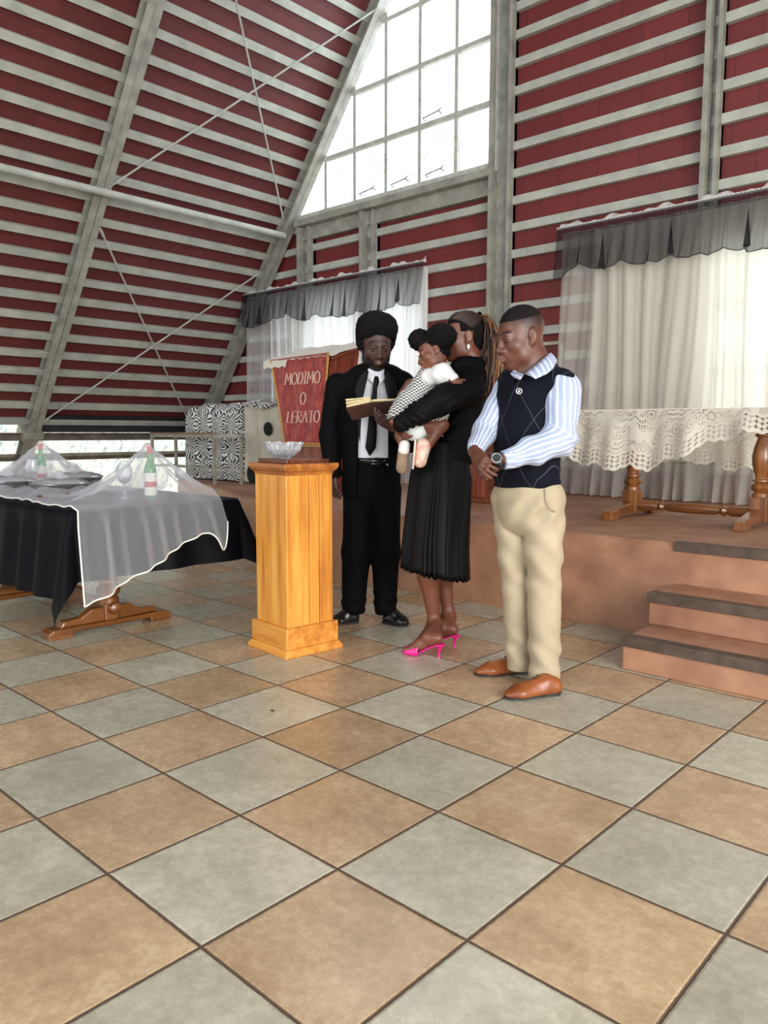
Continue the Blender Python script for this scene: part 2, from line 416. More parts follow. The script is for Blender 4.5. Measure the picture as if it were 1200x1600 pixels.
# ---- stage and steps
def rounded_poly(poly, r, n=5): return poly
sp_ = [(6, 4.25), (-4.7, 4.25)]
for a in np.linspace(0, 1, 8): sp_.append((-4.7-1.5*a, 4.25+.33*a*a+.02*a))
sp_ += [(-7.5, 5.2), (-8.9, 5.65), (-9.6, 6.1), (-10.3, 7.15), (6, 7.15)]
mb = MB().prism(sp_, 'z', 0, .55)
st_o = struct('stage_platform', mb, STAGE_M, bevel=0)
bv = st_o.modifiers.new('bevel', 'BEVEL'); bv.width = .035; bv.segments = 4; bv.limit_method = 'ANGLE'; bv.angle_limit = 1.2
stp = thing('stage_steps', (.5, 3.54, 0), 'terracotta steps up to the stage with dark brown nosings', 'steps', kind='structure')
obj('step', MB().prism([(3.54, 0), (4.26, 0), (4.26, .163), (3.54, .163)], 'x', -1.66, 3), STAGE_M, stp, bevel=.008)
obj('step', MB().prism([(3.875, .163), (4.26, .163), (4.26, .325), (3.875, .325)], 'x', -1.68, 3), STAGE_M, stp, bevel=.008)
for y, z, x0 in ((3.54, .163, -1.66), (3.875, .325, -1.68), (4.25, .55, -1.70)):
    obj('stair_nosing', MB().prism([(y-.014, z-.042), (y+.002, z-.042), (y+.002, z-.002), (y+.06, z+.002), (y+.06, z+.009), (y-.014, z+.009)], 'x', x0-.004, 3), NOSE_M, stp, bevel=.003)
# ------------------------------------------------------------------ furniture materials
PINE = wood('honey_pine_boards', RGB(176, 104, 36), RGB(220, 150, 60), RGB(240, 180, 88), 'z', 1, .35)
PINE_X = wood('honey_pine_rails', RGB(170, 98, 36), RGB(214, 142, 58), RGB(232, 168, 80), 'x', 1, .35)
OAK_Z = wood('turned_brown_wood', RGB(78, 42, 18), RGB(128, 78, 36), RGB(164, 108, 56), 'z', .8, .28, .4)
OAK_X = wood('brown_wood_rails', RGB(78, 42, 18), RGB(126, 76, 36), RGB(160, 104, 54), 'x', .8, .28, .4)
OAK_Y = wood('brown_wood_feet', RGB(78, 42, 18), RGB(126, 76, 36), RGB(160, 104, 54), 'y', .8, .28, .4)
DKWOOD = wood('dark_varnished_wood', RGB(62, 30, 18), RGB(96, 48, 28), RGB(120, 64, 38), 'x', 1, .3)
REDWOOD = wood('reddish_varnished_wood', RGB(84, 32, 20), RGB(122, 52, 34), RGB(150, 72, 48), 'z', 1, .35)
BLACK_CLOTH = mottled('black_satin_cloth', RGB(2, 2, 6), RGB(5, 5, 11), 6, .6, bs=.04, spec=.12)

# ------------------------------------------------------------------ curtains
CUR_L = sheer('white_curtain_voile', RGB(238, 238, 236), .52, trans=.6)
LIN_L = sheer('white_curtain_lining', RGB(240, 240, 237), .93, trans=.45)
LIN_R = sheer('cream_curtain_lining', RGB(242, 237, 224), .90, trans=.4)
CUR_R = sheer('cream_curtain_voile', RGB(226, 223, 214), .50, trans=.45)
VAL = sheer('charcoal_organza', RGB(44, 43, 48), .55, trans=.2)
LACE_W = sheer('white_lace_edge', RGB(240, 238, 232), .85)
def curtain(x0, x1, zr, zb, mat, lab, ncol, seed, y=6.86, gather=None, left_flare=0, lin=None):
    R = random.Random(seed)
    th = thing('curtain', ((x0+x1)/2, y, zb), lab, 'curtain')
    ph = [R.uniform(0, 6.28) for _ in range(8)]
    W = x1-x0
    def fold(u, amp=1.):
        q = u*W
        return amp*(.030*math.sin(q*2*PI/.21+ph[0]+1.2*math.sin(q*2.1+ph[1]))+.016*math.sin(q*2*PI/.092+ph[2]+math.sin(q*5))+.02*math.sin(q*2*PI/.6+ph[3]))
    zm = zb+.36
    def P(u, v):
        z = zm+(zr-.05-zm)*v
        xx = x0+W*u+.03*math.sin(ph[4]+u*9)*(1-v)-(left_flare*(1-v)**2*(1-u)**3)
        return (xx, y+fold(u+.012*math.sin(v*3+u*20), .45+.75*(1-v)**.7), z)
    obj('sheer_panel', MB().grid(int(W*150), 26, P), mat, th, smooth=True)
    if lin:
        a0 = (lin[0]-x0)/W
        obj('lining', MB().grid(int((1-a0)*W*130), 20, lambda u, v: (lambda p: (p[0], p[1]+.07+.012*math.sin(p[0]*31), p[2]))(P(a0+(1-a0)*u, v))), lin[1], th, smooth=True)
    def Q(u, v):
        q = u*W; z = zb+.012+(zm-zb)*v
        am = .05*(1-v)+.015
        return (x0+W*u-left_flare*(1-u)**3+.02*math.sin(q*17+ph[5]), y-.02+fold(u, 1)+am*math.sin(q*2*PI/.105+ph[6]+1.5*math.sin(q*3.3)), z)
    obj('bottom_flounce', MB().grid(int(W*170), 12, Q), mat, th, smooth=True)
    # gathered seam between panel and flounce
    obj('gathered_seam', MB().tube([(x0+W*i/160-left_flare*(1-i/160)**3, y-.045+fold(i/160, 1)+.012*math.sin(i*1.9), zm+.006*math.sin(i*2.3)) for i in range(161)], .008, 5), mat, th, smooth=True)
    # rod, gathered heading and ruffled valance
    obj('curtain_rod', MB().tube([(x0-.04, y-.02, zr), (x1+.04, y-.02, zr)], .014, 10), mottled('white_rod', RGB(225, 225, 220), RGB(240, 240, 236), 9, .4), th, smooth=.8)
    def H(u, v):
        q = u*W
        return (x0-.03+(W+.06)*u, y-.045+.009*math.sin(q*2*PI/.035+2*math.sin(q*9))*(.4+v), zr-.085+.085*v)
    obj('valance_heading', MB().grid(int(W*260), 5, H), VAL, th, smooth=True)
    seg = [0.]
    while seg[-1] < 1: seg.append(seg[-1]+R.uniform(.045, .11))
    lens = [R.uniform(.27, .42) for _ in seg]
    def V(u, v):
        k = max(i for i, s_ in enumerate(seg) if s_ <= u); a = (u-seg[k])/(seg[min(k+1, len(seg)-1)]-seg[k]+1e-9) if k+1 < len(seg) else 0
        a = min(max(a, 0), 1)
        L = lens[k]*(1-a)+lens[min(k+1, len(lens)-1)]*a+.035*math.sin(a*PI)
        q = u*W
        yy = y-.05-.035*v*(1+math.sin(a*PI))+.014*math.sin(q*2*PI/.11+ph[7])*(.3+v)-.05*v*math.exp(-((a-.06)/.10)**2)
        return (x0-.03+(W+.06)*u+.06*v*math.sin(k*2.1)*math.sin(a*PI*.5), yy, zr-.08-L*v)
    obj('valance', MB().grid(int(W*110), 14, V), VAL, th, smooth=True)
    edge = [V(i/(W*60), 1) for i in range(int(W*60)+1)]
    obj('valance_hem', MB().tube(edge, .0045, 4), mottled('charcoal_hem', RGB(40, 40, 44), RGB(52, 52, 56), 9, .8), th, smooth=True)
    def K(u, v):
        q = u*W
        return (x0-.03+(W+.06)*u, y+.01-.05*v*0+.008*math.sin(q*50), zr+.005+(.028+.018*math.sin(q*14)+.012*math.sin(q*37+1))*v)
    obj('lace_edging', MB().grid(int(W*90), 3, K), LACE_W, th, smooth=True)
    return th
curtain(-8.95, -5.72, 3.06, .55, CUR_L, 'white voile curtain with charcoal ruffled valance, left one behind the standing people', 0, 3, lin=(-8.1, LIN_L))
curtain(-3.98, -1.0, 3.12, .55, CUR_R, 'cream voile curtain with charcoal ruffled valance behind the lace covered table', 0, 8, left_flare=.08, lin=(-3.66, LIN_R))
# small framed panel on the wall behind the man in the navy vest
pf = thing('picture_frame', (-4.26, 7.08, 1.72), 'small pale frame on the wall behind the man in the navy vest', 'picture frame')
fm = MB(); X0, X1, Z0, Z1 = -4.50, -4.05, 1.55, 2.08
for a in ((X0, X1, Z1-.035, Z1), (X0, X1, Z0, Z0+.035), (X0, X0+.035, Z0, Z1), (X1-.035, X1, Z0, Z1)): fm.box(a[0], a[1], 7.045, 7.09, a[2], a[3])
obj('frame', fm, mottled('pale_frame', RGB(150, 140, 122), RGB(176, 168, 150), 14, .5), pf, bevel=.004)
obj('backing', MB().box(X0+.03, X1-.03, 7.06, 7.085, Z0+.03, Z1-.03), mottled('red_brown_panel', RGB(78, 30, 24), RGB(96, 40, 32), 4, .5), pf)

# ------------------------------------------------------------------ lectern of honey pine in front
pc = (-3.28, 2.80)
def at(px, py, y=None, z=None, x=None):
    v = _d+_r*(px-600)/FPX-_u*(py-800)/FPX
    t = (z-CAM_H)/v[2] if z is not None else (y/v[1] if y is not None else x/v[0])
    return CAMP+v*t
# rotated square pedestal
PCX, PCY, PA = -3.147, 2.705, math.radians(-6)
lec = thing('pedestal', (PCX, PCY, 0), 'honey coloured pine pedestal stand in front of the black suited man', 'pedestal', rz=PA)
def sq(h): return (-h, h, -h, h)
def lobj(name, mb, m, par, **k): return obj(name, mb, m, par, local=True, **k)
mb = MB(); H0 = .186
mb.add([(-H0, -H0, 0), (H0, -H0, 0), (H0, H0, 0), (-H0, H0, 0), (-H0, -H0, .018), (H0, -H0, .018), (H0, H0, .018), (-H0, H0, .018),
        (-.170, -.170, .04), (.170, -.170, .04), (.170, .170, .04), (-.170, .170, .04)],
       [(3, 2, 1, 0), (0, 1, 5, 4), (1, 2, 6, 5), (2, 3, 7, 6), (3, 0, 4, 7), (4, 5, 9, 8), (5, 6, 10, 9), (6, 7, 11, 10), (7, 4, 8, 11), (8, 9, 10, 11)])
lobj('base_moulding', mb, PINE_X, lec, bevel=.003)
lobj('plinth', MB().box(*sq(.168), .04, .15), PINE_X, lec, bevel=.005)
core = lobj('shaft', MB().box(*sq(.139), .15, .962), PINE, lec)
for a in range(4):
    M = Matrix.Rotation(a*PI/2, 4, 'Z'); mb = MB()
    for x0, x1, t_ in ((-.145, -.008, .147), (-.004, .058, .147), (.062, .145, .1485)):
        mb.box(x0, x1, -t_, -.139, .15, .962)
    mb.v = [tuple(M @ Vector(p)) for p in mb.v]
    lobj('face_boards', mb, PINE, lec, bevel=.002)
mb = MB(); cz = [(.149, .940), (.152, .955), (.166, .968), (.168, .978), (.172, .978), (.172, 1.0)]
vs = []
for h, z in cz: vs += [(-h, -h, z), (h, -h, z), (h, h, z), (-h, h, z)]
mb.add(vs, [(3, 2, 1, 0)]+[(i*4+k, i*4+(k+1) % 4, i*4+4+(k+1) % 4, i*4+4+k) for i in range(len(cz)-1) for k in range(4)]+[tuple(range(len(vs)-4, len(vs)))])
lobj('cap_moulding', mb, wood('darker_pine_cap', RGB(130, 72, 28), RGB(176, 106, 44), RGB(200, 132, 62), 'x', 1, .35), lec, bevel=.003)
slab = thing('wooden_slab', (PCX, PCY, 1.0), 'thin dark wooden board lying on top of the pine pedestal', 'board', rz=PA)
lobj('slab', MB().box(-.135, .135, -.135, .135, 0, .022), DKWOOD, slab, bevel=.003)
# crystal bowl
m, t, b, N, L = nm('cut_crystal')
b.inputs['Base Color'].default_value = (.93, .96, 1, 1); b.inputs['Roughness'].default_value = .04
b.inputs['Transmission Weight'].default_value = .8; b.inputs['IOR'].default_value = 1.5
CRYSTAL = m
CBX, CBY = -3.17, 2.66
mb = MB(); sg = 48; prof = [(.030, 0), (.034, .004), (.060, .022), (.082, .045), (.098, .078), (.092, .078), (.076, .048), (.052, .028), (.02, .014)]
vs = []
for ri, (rr, zz) in enumerate(prof):
    for k in range(sg):
        f_ = 1+.08*(1 if k % 2 else -1)*(1 if (ri+k//2) % 2 else .3); zf = .012*abs(math.sin(k*PI/6)) if rr > .09 else 0
        vs.append((rr*f_*math.cos(2*PI*k/sg), rr*f_*math.sin(2*PI*k/sg), zz+zf))
fs = [(i*sg+k, i*sg+(k+1) % sg, (i+1)*sg+(k+1) % sg, (i+1)*sg+k) for i in range(len(prof)-1) for k in range(sg)]
mb.add(vs, fs+[tuple(range(sg))[::-1], tuple(range((len(prof)-1)*sg, len(prof)*sg))])
cb = thing('crystal_bowl', (CBX, CBY, 1.022), 'cut crystal bowl standing on the pine pedestal', 'bowl')
lobj('bowl', mb, CRYSTAL, cb)

# ------------------------------------------------------------------ red draped pulpit on the stage
pul = thing('pulpit', (-5.9, 5.4, .55), 'wooden pulpit on the stage, hidden under a red velvet banner', 'pulpit')
mb = MB().add([(-6.13, 5.24, .60), (-5.69, 5.24, .60), (-5.69, 5.56, .60), (-6.13, 5.56, .60), (-6.30, 5.22, 1.84), (-5.51, 5.22, 1.84), (-5.51, 5.62, 1.98), (-6.30, 5.62, 1.98)],
              [(3, 2, 1, 0), (4, 5, 6, 7), (0, 1, 5, 4), (1, 2, 6, 5), (2, 3, 7, 6), (3, 0, 4, 7)])
obj('body', mb, REDWOOD, pul, bevel=.006)
obj('base', MB().box(-6.20, -5.62, 5.18, 5.62, .55, .64), DKWOOD, pul, bevel=.008)
obj('desk_top', MB().add([(-6.37, 5.19, 1.845), (-5.45, 5.19, 1.845), (-5.45, 5.68, 2.015), (-6.37, 5.68, 2.015), (-6.37, 5.19, 1.875), (-5.45, 5.19, 1.875), (-5.45, 5.68, 2.045), (-6.37, 5.68, 2.045)],
              [(3, 2, 1, 0), (4, 5, 6, 7), (0, 1, 5, 4), (1, 2, 6, 5), (2, 3, 7, 6), (3, 0, 4, 7)]), REDWOOD, pul, bevel=.005)
VELV, t, b, N, L = nm('crushed_red_velvet')
v = coords(t, (9, 9, 3.5)); f = noise(t, v, 2.6, 7, .7)
L(ramp(t, f, [(.32, RGB(100, 22, 22)), (.5, RGB(150, 44, 38)), (.68, RGB(190, 84, 70))]), b.inputs['Base Color'])
b.inputs['Roughness'].default_value = .7; b.inputs['Sheen Weight'].default_value = .4; bump(t, b, f, .3)
GOLD = mottled('gold_braid', RGB(150, 104, 40), RGB(200, 152, 72), 60, .5)
ban = thing('velvet_banner', (-5.9, 5.19, 1.04), 'red velvet banner with gold braid and lettering hanging over the pulpit', 'banner')
def BAN(u, v, o=0):
    z = 1.895-(.855)*v; hw = .43-.155*v
    return (-5.91+(2*u-1)*hw+.01*v, 5.165+.03*v+.006*math.sin(u*19+v*3)*(.3+v)-o, z+(.02*u)*(1-v)-.02*(abs(u-.5)*2)**2*0)
obj('cloth', MB().grid(50, 30, BAN), VELV, ban, smooth=True, thick=.006)
ed = [BAN(0, i/20, .004) for i in range(21)]+[BAN(i/14, 1, .004) for i in range(1, 15)]+[BAN(1, 1-i/20, .004) for i in range(1, 21)]
obj('gold_braid', MB().tube(ed, .012, 6), GOLD, ban, smooth=True)
fr_ = MB()
for i in range(70):
    p = BAN(i/69, 1, .002); fr_.tube([p, (p[0]+.004*math.sin(i*2.3), p[1]-.004, p[2]-.03)], .0032, 4)
obj('gold_fringe', fr_, GOLD, ban)
side = MB().grid(10, 20, lambda u, v: (-5.435-.155*v+.008+.0*u, 5.17+.03*v+.42*u*(1-.15*v), 1.905+.12*u*(1-v)-.86*v+.012*math.sin(u*12)))
obj('side_flap', side, GOLD, ban, smooth=True, thick=.005) if False else None
def text(s, size, loc, mat, parent, shear=.25, rot=(PI/2, 0, 0), ext=.003, name='lettering', sx=1.):
    c = bpy.data.curves.new('t', 'FONT'); c.body = s; c.size = size; c.shear = shear; c.extrude = ext; c.align_x = 'CENTER'; c.space_character = 1.15
    o = bpy.data.objects.new('t', c); COL.objects.link(o)
    bpy.context.view_layer.update()
    me = bpy.data.meshes.new_from_object(o.evaluated_get(bpy.context.evaluated_depsgraph_get()))
    bpy.data.objects.remove(o); bpy.data.curves.remove(c)
    me.transform(Matrix.Translation(loc) @ Euler(rot).to_matrix().to_4x4() @ Matrix.Diagonal((sx, 1, 1, 1)))
    me.name = name
    return finish(me, name, mat, parent, False, 0, False)
# outlined cord lettering: hollow strokes laid on the velvet
CORD = mottled('cream_cord', RGB(214, 180, 160), RGB(236, 214, 196), 30, .6)
def cordtext(s, size, cx, z, y):
    G = {'M': [[(0, 0), (.12, 1), (.42, .35), (.75, 1), (.8, 0)]], 'O': [[(.38+.36*math.cos(a), .5+.5*math.sin(a)) for a in np.linspace(0, 2*PI, 17)]],
         'D': [[(0, 0), (.1, 1)], [(0, 0), (.45, .05), (.68, .5), (.52, .95), (.1, 1)]], 'I': [[(.1, 0), (.2, 1)], [(0, 0), (.25, 0)], [(.05, 1), (.35, 1)]],
         'L': [[(.15, 1), (.05, 0), (.55, .03)]], 'E': [[(.6, 1), (.12, 1), (.03, 0), (.55, 0)], [(.1, .52), (.48, .52)]],
         'R': [[(0, 0), (.1, 1), (.55, .95), (.6, .6), (.1, .5), (.62, 0)]], 'A': [[(0, 0), (.4, 1), (.65, 0)], [(.12, .38), (.56, .38)]], 'T': [[(.38, 0), (.42, 1)], [(.05, 1), (.75, 1)]]}
    Wd = {'M': .95, 'O': .9, 'D': .85, 'I': .45, 'L': .7, 'E': .75, 'R': .8, 'A': .8, 'T': .8}
    tot = sum(Wd[c] for c in s)*size*.92; x = cx-tot/2
    mb = MB()
    for c in s:
        for st in G[c]:
            pts = [(x+p[0]*size*.92+p[1]*size*.12, y, z+p[1]*size) for p in st]
            for o in (0, .011): mb.tube([(p[0]+o, p[1], p[2]) for p in pts], .0028, 5)
        x += Wd[c]*size*.92
    return obj('lettering', mb, CORD, ban)
cordtext('MODIMO', .115, -5.86, 1.63, 5.158)
cordtext('O', .115, -5.86, 1.43, 5.165)
cordtext('LERATO', .115, -5.87, 1.25, 5.172)
lace = thing('lace_cover', (-5.9, 5.4, 1.9), 'white lace cloth lying over the top of the pulpit', 'cloth')
def LC(u, v):
    x = -6.46+1.08*u; 
    if v < .72:
        q = v/.72; return (x, 5.72-.56*q, 2.062-.178*q+.006*math.sin(u*20)+.006*math.sin(q*9))
    q = (v-.72)/.28; dr = .075*(1 if u < .34 else max(0, .10-.2*(u-.34)))+.008*math.sin(u*60)
    return (x, 5.158-.012*q, 1.884+.016*u*0-dr*q)
obj('cloth', MB().grid(60, 16, LC), sheer('ivory_lace', RGB(236, 230, 218), .93, trans=.25), lace, smooth=True, thick=.003)

# ------------------------------------------------------------------ zebra draped box and beige cover
ZEB, t, b, N, L = nm('zebra_print_cloth')
tc = N('ShaderNodeTexCoord'); sp = N('ShaderNodeSeparateXYZ'); L(tc.outputs['Object'], sp.inputs[0])
# mirrored radiating stripes
def tri(v, w): return math_node(t, 'PINGPONG', v, w)
U = math_node(t, 'ADD', sp.outputs[0], math_node(t, 'MULTIPLY', sp.outputs[1], .8))
a_ = tri(math_node(t, 'ADD', U, 20.), .15); c_ = tri(math_node(t, 'ADD', sp.outputs[2], 20.02), .14)
an = math_node(t, 'ARCTAN2', math_node(t, 'ADD', c_, .02), math_node(t, 'ADD', a_, .02))
rad = math_node(t, 'SQRT', math_node(t, 'ADD', math_node(t, 'MULTIPLY', a_, a_), math_node(t, 'MULTIPLY', c_, c_)))
nz = noise(t, coords(t), 11, 3)
ph = math_node(t, 'ADD', math_node(t, 'MULTIPLY', an, 26), math_node(t, 'ADD', math_node(t, 'MULTIPLY', nz, 19), math_node(t, 'MULTIPLY', rad, 22)))
sn = math_node(t, 'SINE', ph)
L(mixc(t, math_node(t, 'GREATER_THAN', sn, .02), RGB(224, 224, 220), RGB(20, 20, 22)), b.inputs['Base Color']); b.inputs['Roughness'].default_value = .75
zb = thing('zebra_draped_box', (-8.1, 6.0, .55), 'large box on the stage draped in zebra print cloth', 'box')
X0, X1, Y0, Y1, ZT = -8.80, -7.52, 5.68, 6.5, 1.50
def ZD(u, v):
    # profile around: front-bottom -> up -> over -> back ; u along x with rounded left end
    per = [(Y0, .565), (Y0, ZT-.13), (Y0+.04, ZT-.04), (Y0+.13, ZT), (Y1-.13, ZT+.02), (Y1, ZT-.1), (Y1, .56)]
    q = v*(len(per)-1); i = min(int(q), len(per)-2); f_ = q-i
    y = per[i][0]*(1-f_)+per[i+1][0]*f_; z = per[i][1]*(1-f_)+per[i+1][1]*f_
    x = X0+(X1-X0)*u
    k_ = max(0, 1-u/.09)
    yc = (Y0+Y1)/2
    rr = math.sqrt(max(0, 1-k_*k_))
    z = .565+(z-.565)*(1-.14*(1-rr)); y = yc+(y-yc)*(.80+.20*rr)
    w = .012*math.sin(u*31+z*4)+.007*math.sin(u*67+1)
    y += w*(1 if v < .5 else -1)*(1.4-z*.6)
    if z > 1.35: z += .012*math.sin(u*14+y*6)
    return (x, y, z)
mb = MB().grid(90, 61, ZD)
nv = 61
mb.f.append(tuple(range(0, nv))); mb.f.append(tuple((89*nv+j) for j in range(nv))[::-1])
obj('drape', mb, ZEB, zb, smooth=.9)
BEIGE = mottled('beige_stretch_cloth', RGB(176, 168, 150), RGB(204, 196, 178), 3, .75, bs=.05)
bb = thing('beige_covered_speaker', (-7.2, 6.0, .55), 'beige fabric covered cabinet with black round openings beside the zebra cloth', 'speaker')
def BD(u, v):
    per = [(-7.50, 5.70), (-7.50, 5.69), (-6.85, 5.76), (-6.82, 5.80), (-6.82, 6.42), (-7.50, 6.42)]
    q = u*(len(per)-1); i = min(int(q), len(per)-2); f_ = q-i
    x = per[i][0]*(1-f_)+per[i+1][0]*f_; y = per[i][1]*(1-f_)+per[i+1][1]*f_
    z = .56+.93*v
    if y < 5.9: y += .014*math.sin(x*34+z*4)*(1-v)+.02*math.exp(-((x+7.22+.12*(z-1))/.03)**2)*-1
    return (x, y, z)
mb = MB().grid(80, 24, BD); mb.f.append(tuple(i*24+23 for i in range(80)))
obj('cover', mb, BEIGE, bb, smooth=.7)
BLK = mottled('black_foam', RGB(8, 8, 9), RGB(16, 16, 17), 30, .8)
obj('round_opening', MB().lathe([(.001, -.004), (.075, -.004), (.078, .0), (.075, .012), (.001, .012)], (-7.09, 5.715, 1.19), 32, (-.1, -1, 0)), BLK, bb)
mb2 = MB().lathe([(.001, -.004), (.115, -.004), (.118, .0), (.115, .012), (.001, .012)], (-7.33, 5.675, .66), 32, (-.1, -1, 0))
obj('round_opening', mb2, BLK, bb)
# ruffled zebra valance along the top of the beige cover
def ZR(u, v):
    x = -7.53+.73*u
    return (x, 5.66+.07*u+.03*math.sin(u*60)*(.3+v)+(.15*(1-v) if v < .4 else .0), 1.515+.02*math.sin(u*9)-.075*v)
obj('zebra_ruffle', MB().grid(90, 6, ZR), ZEB, zb, smooth=True, thick=.003)

# ------------------------------------------------------------------ metal frame table
mt = thing('metal_frame_table', (-8.1, 5.2, .55), 'bare metal frame table with worn timber edge in front of the zebra cloth', 'table')
FR = mottled('worn_metal_frame', RGB(120, 116, 104), RGB(160, 156, 144), 12, .5)
TX0, TX1, TY0, TY1 = -9.75, -7.42, 5.22, 5.45
tf = MB()
# frame corners read from the stage floor: long side runs left of the near leg
c1 = np.array([-7.478, 5.24]); c2 = np.array([-7.27, 5.46]); dL = np.array([-1.30, .33])
dL = np.array([-1.62, .17])
c3 = c1+dL; c4 = c2+dL
def leg(c): 
    return MB().box(c[0]-.017, c[0]+.017, c[1]-.017, c[1]+.017, .55, 1.13)
for c in (c1, c2, c3, c4): obj('leg', leg(c), FR, mt, bevel=.003)
def rail(a, b_, z, h=.03, w=.022):
    a3 = np.array([*a, z]); dd = np.array([*(b_-a), 0]); Ln = np.linalg.norm(dd); dd /= Ln
    return MB().obox(a3, dd, np.array([-dd[1], dd[0], 0]), np.array([0, 0, 1.]), 0, Ln, -w/2, w/2, -h, 0)
for a, b_ in ((c1, c2), (c3, c4), (c1, c3), (c2, c4)): obj('top_rail', rail(a, b_, 1.13, .045), FR, mt, bevel=.002)
obj('timber_edge', rail(c1, c3, 1.145, .016, .05), mottled('worn_red_timber', RGB(96, 46, 30), RGB(150, 110, 84), 22, .6), mt)
for a, b_ in ((c1, c2), (c3, c4)): obj('side_stretcher', rail(a, b_, .73, .03), FR, mt)
obj('long_stretcher', rail((c1+c2)/2, (c3+c4)/2, .735, .03, .08), FR, mt)
# reddish wooden cabinet behind the woman and the man in the vest
cab = thing('wooden_cabinet', (-4.05, 5.62, .55), 'reddish varnished wooden cabinet on the stage behind the standing people', 'cabinet')
obj('body', MB().box(-4.38, -3.84, 5.46, 5.86, .55, 1.36), DKWOOD, cab, bevel=.006)
for i in range(6):
    x0 = -4.37+.088*i
    obj('front_board', MB().box(x0+.004, x0+.082, 5.445-(.012 if i % 2 else 0), 5.47, .60, 1.34), REDWOOD, cab, bevel=.004)
obj('top', MB().box(-4.40, -3.82, 5.42, 5.88, 1.36, 1.39), DKWOOD, cab, bevel=.006)
# ------------------------------------------------------------------ communion table, left
def turned(c, z0, z1, s=1.):
    H = z1-z0
    pr = [(.052, 0), (.052, .05), (.040, .07), (.055, .10), (.062, .14), (.055, .18), (.036, .205), (.050, .225), (.050, .25), (.036, .27), (.036, .30), (.048, .38), (.060, .52), (.062, .60), (.050, .74), (.036, .84), (.034, .87), (.048, .89), (.050, .915), (.038, .935), (.052, .965), (.052, 1.0)]
    return MB().lathe([(r*s, z0+h*H) for r, h in pr], (c[0], c[1], 0), 28)
def foot(x, yc, hl, zb, w=.045, s=1.):
    # sled foot: pads at both ends, scrolled bearer above
    mb = MB().prism([(yc-hl, zb), (yc-hl+.14, zb), (yc-hl+.14, zb+.025), (yc+hl-.14, zb+.025), (yc+hl-.14, zb), (yc+hl, zb), (yc+hl, zb+.035), (yc+hl-.03, zb+.055), (yc-hl+.03, zb+.055), (yc-hl, zb+.035)], 'x', x-w*1.25, x+w*1.25)
    h2 = hl*.80
    mb2 = MB().prism([(yc-h2, zb+.055), (yc+h2, zb+.055), (yc+h2-.02, zb+.09), (yc+h2-.12, zb+.095), (yc+.12, zb+.135), (yc-.12, zb+.135), (yc-h2+.12, zb+.095), (yc-h2+.02, zb+.09)], 'x', x-w*.75, x+w*.75)
    return mb, mb2
TLX0, TLX1, TLY0, TLY1, TLZ = -6.15, -3.74, 1.76, 2.76, .765
tb = thing('trestle_table', (-4.9, 2.25, 0), 'turned leg wooden trestle table under the black cloth at the left', 'table')
obj('tabletop', MB().box(TLX0, TLX1, TLY0, TLY1, TLZ-.035, TLZ), OAK_X, tb, bevel=.008)
for fx in (-4.26, -5.42):
    a, b_ = foot(fx, 2.215, .385, 0)
    f0 = obj('foot', a, OAK_Y, tb, bevel=.006); obj('foot_bearer', b_, OAK_Y, tb, bevel=.008)
    obj('leg_block', MB().box(fx-.05, fx+.05, 2.165, 2.265, .055, .155), OAK_Z, tb, bevel=.008)
    obj('leg', turned((fx, 2.215), .155, .70, 1.15), OAK_Z, tb, smooth=.7)
    obj('crosspiece', MB().box(fx-.04, fx+.04, 1.9, 2.55, .69, .732), OAK_Y, tb, bevel=.006)
obj('stretcher', MB().box(-5.38, -4.30, 2.195, 2.235, .09, .17), OAK_X, tb, bevel=.006)
obj('tenon', MB().lathe([(.035, 0), (.038, .02), (.03, .04), (.01, .05)], (-4.21, 2.215, .13), 16, (1, 0, 0)), OAK_X, tb, smooth=.6)

def drape(x0, x1, y0, y1, zt, ov, step, flare=.22, rip=.018, freq=22., seedp=0., zfloor=.04):
    """cloth lying on a rectangle, ov=(left,right,near,far) overhangs, hanging in folds"""
    oL, oR, oN, oF = ov
    nx = int((x1-x0+oL+oR)/step)+1; ny = int((y1-y0+oN+oF)/step)+1
    def F(u, v):
        a = x0-oL+(x1-x0+oL+oR)*u; b = y0-oN+(y1-y0+oN+oF)*v
        cx = min(max(a, x0), x1); cy = min(max(b, y0), y1)
        dx, dy = a-cx, b-cy; dd = math.hypot(dx, dy)
        if dd < 1e-6: return (a, b, zt+.002*math.sin(a*9+b*5))
        ux, uy = dx/dd, dy/dd
        corner = min(abs(dx), abs(dy))/dd*1.41
        s_ = (a if abs(dy) > abs(dx) else b)
        fold_ = rip*math.sin(s_*freq+seedp+1.3*math.sin(s_*6))*min(1, dd/.15)
        out = .018+flare*dd*(.35+.65*corner)+fold_*(1-corner*.6)
        r0 = .02
        dn = max(0, dd-.012)*math.sqrt(max(.2, 1-(flare*(.35+.65*corner))**2))
        z = zt-dn
        return (cx+ux*out, cy+uy*out, max(zfloor, z))
    return MB().grid(nx, ny, F)
bc = obj('black_tablecloth', drape(TLX0, TLX1, TLY0, TLY1, TLZ+.006, (.3, .37, .47, .37), .026, flare=.36, rip=.016), BLACK_CLOTH, smooth=True)
props(bc, 'black satin cloth hanging in points over the left table', 'tablecloth')

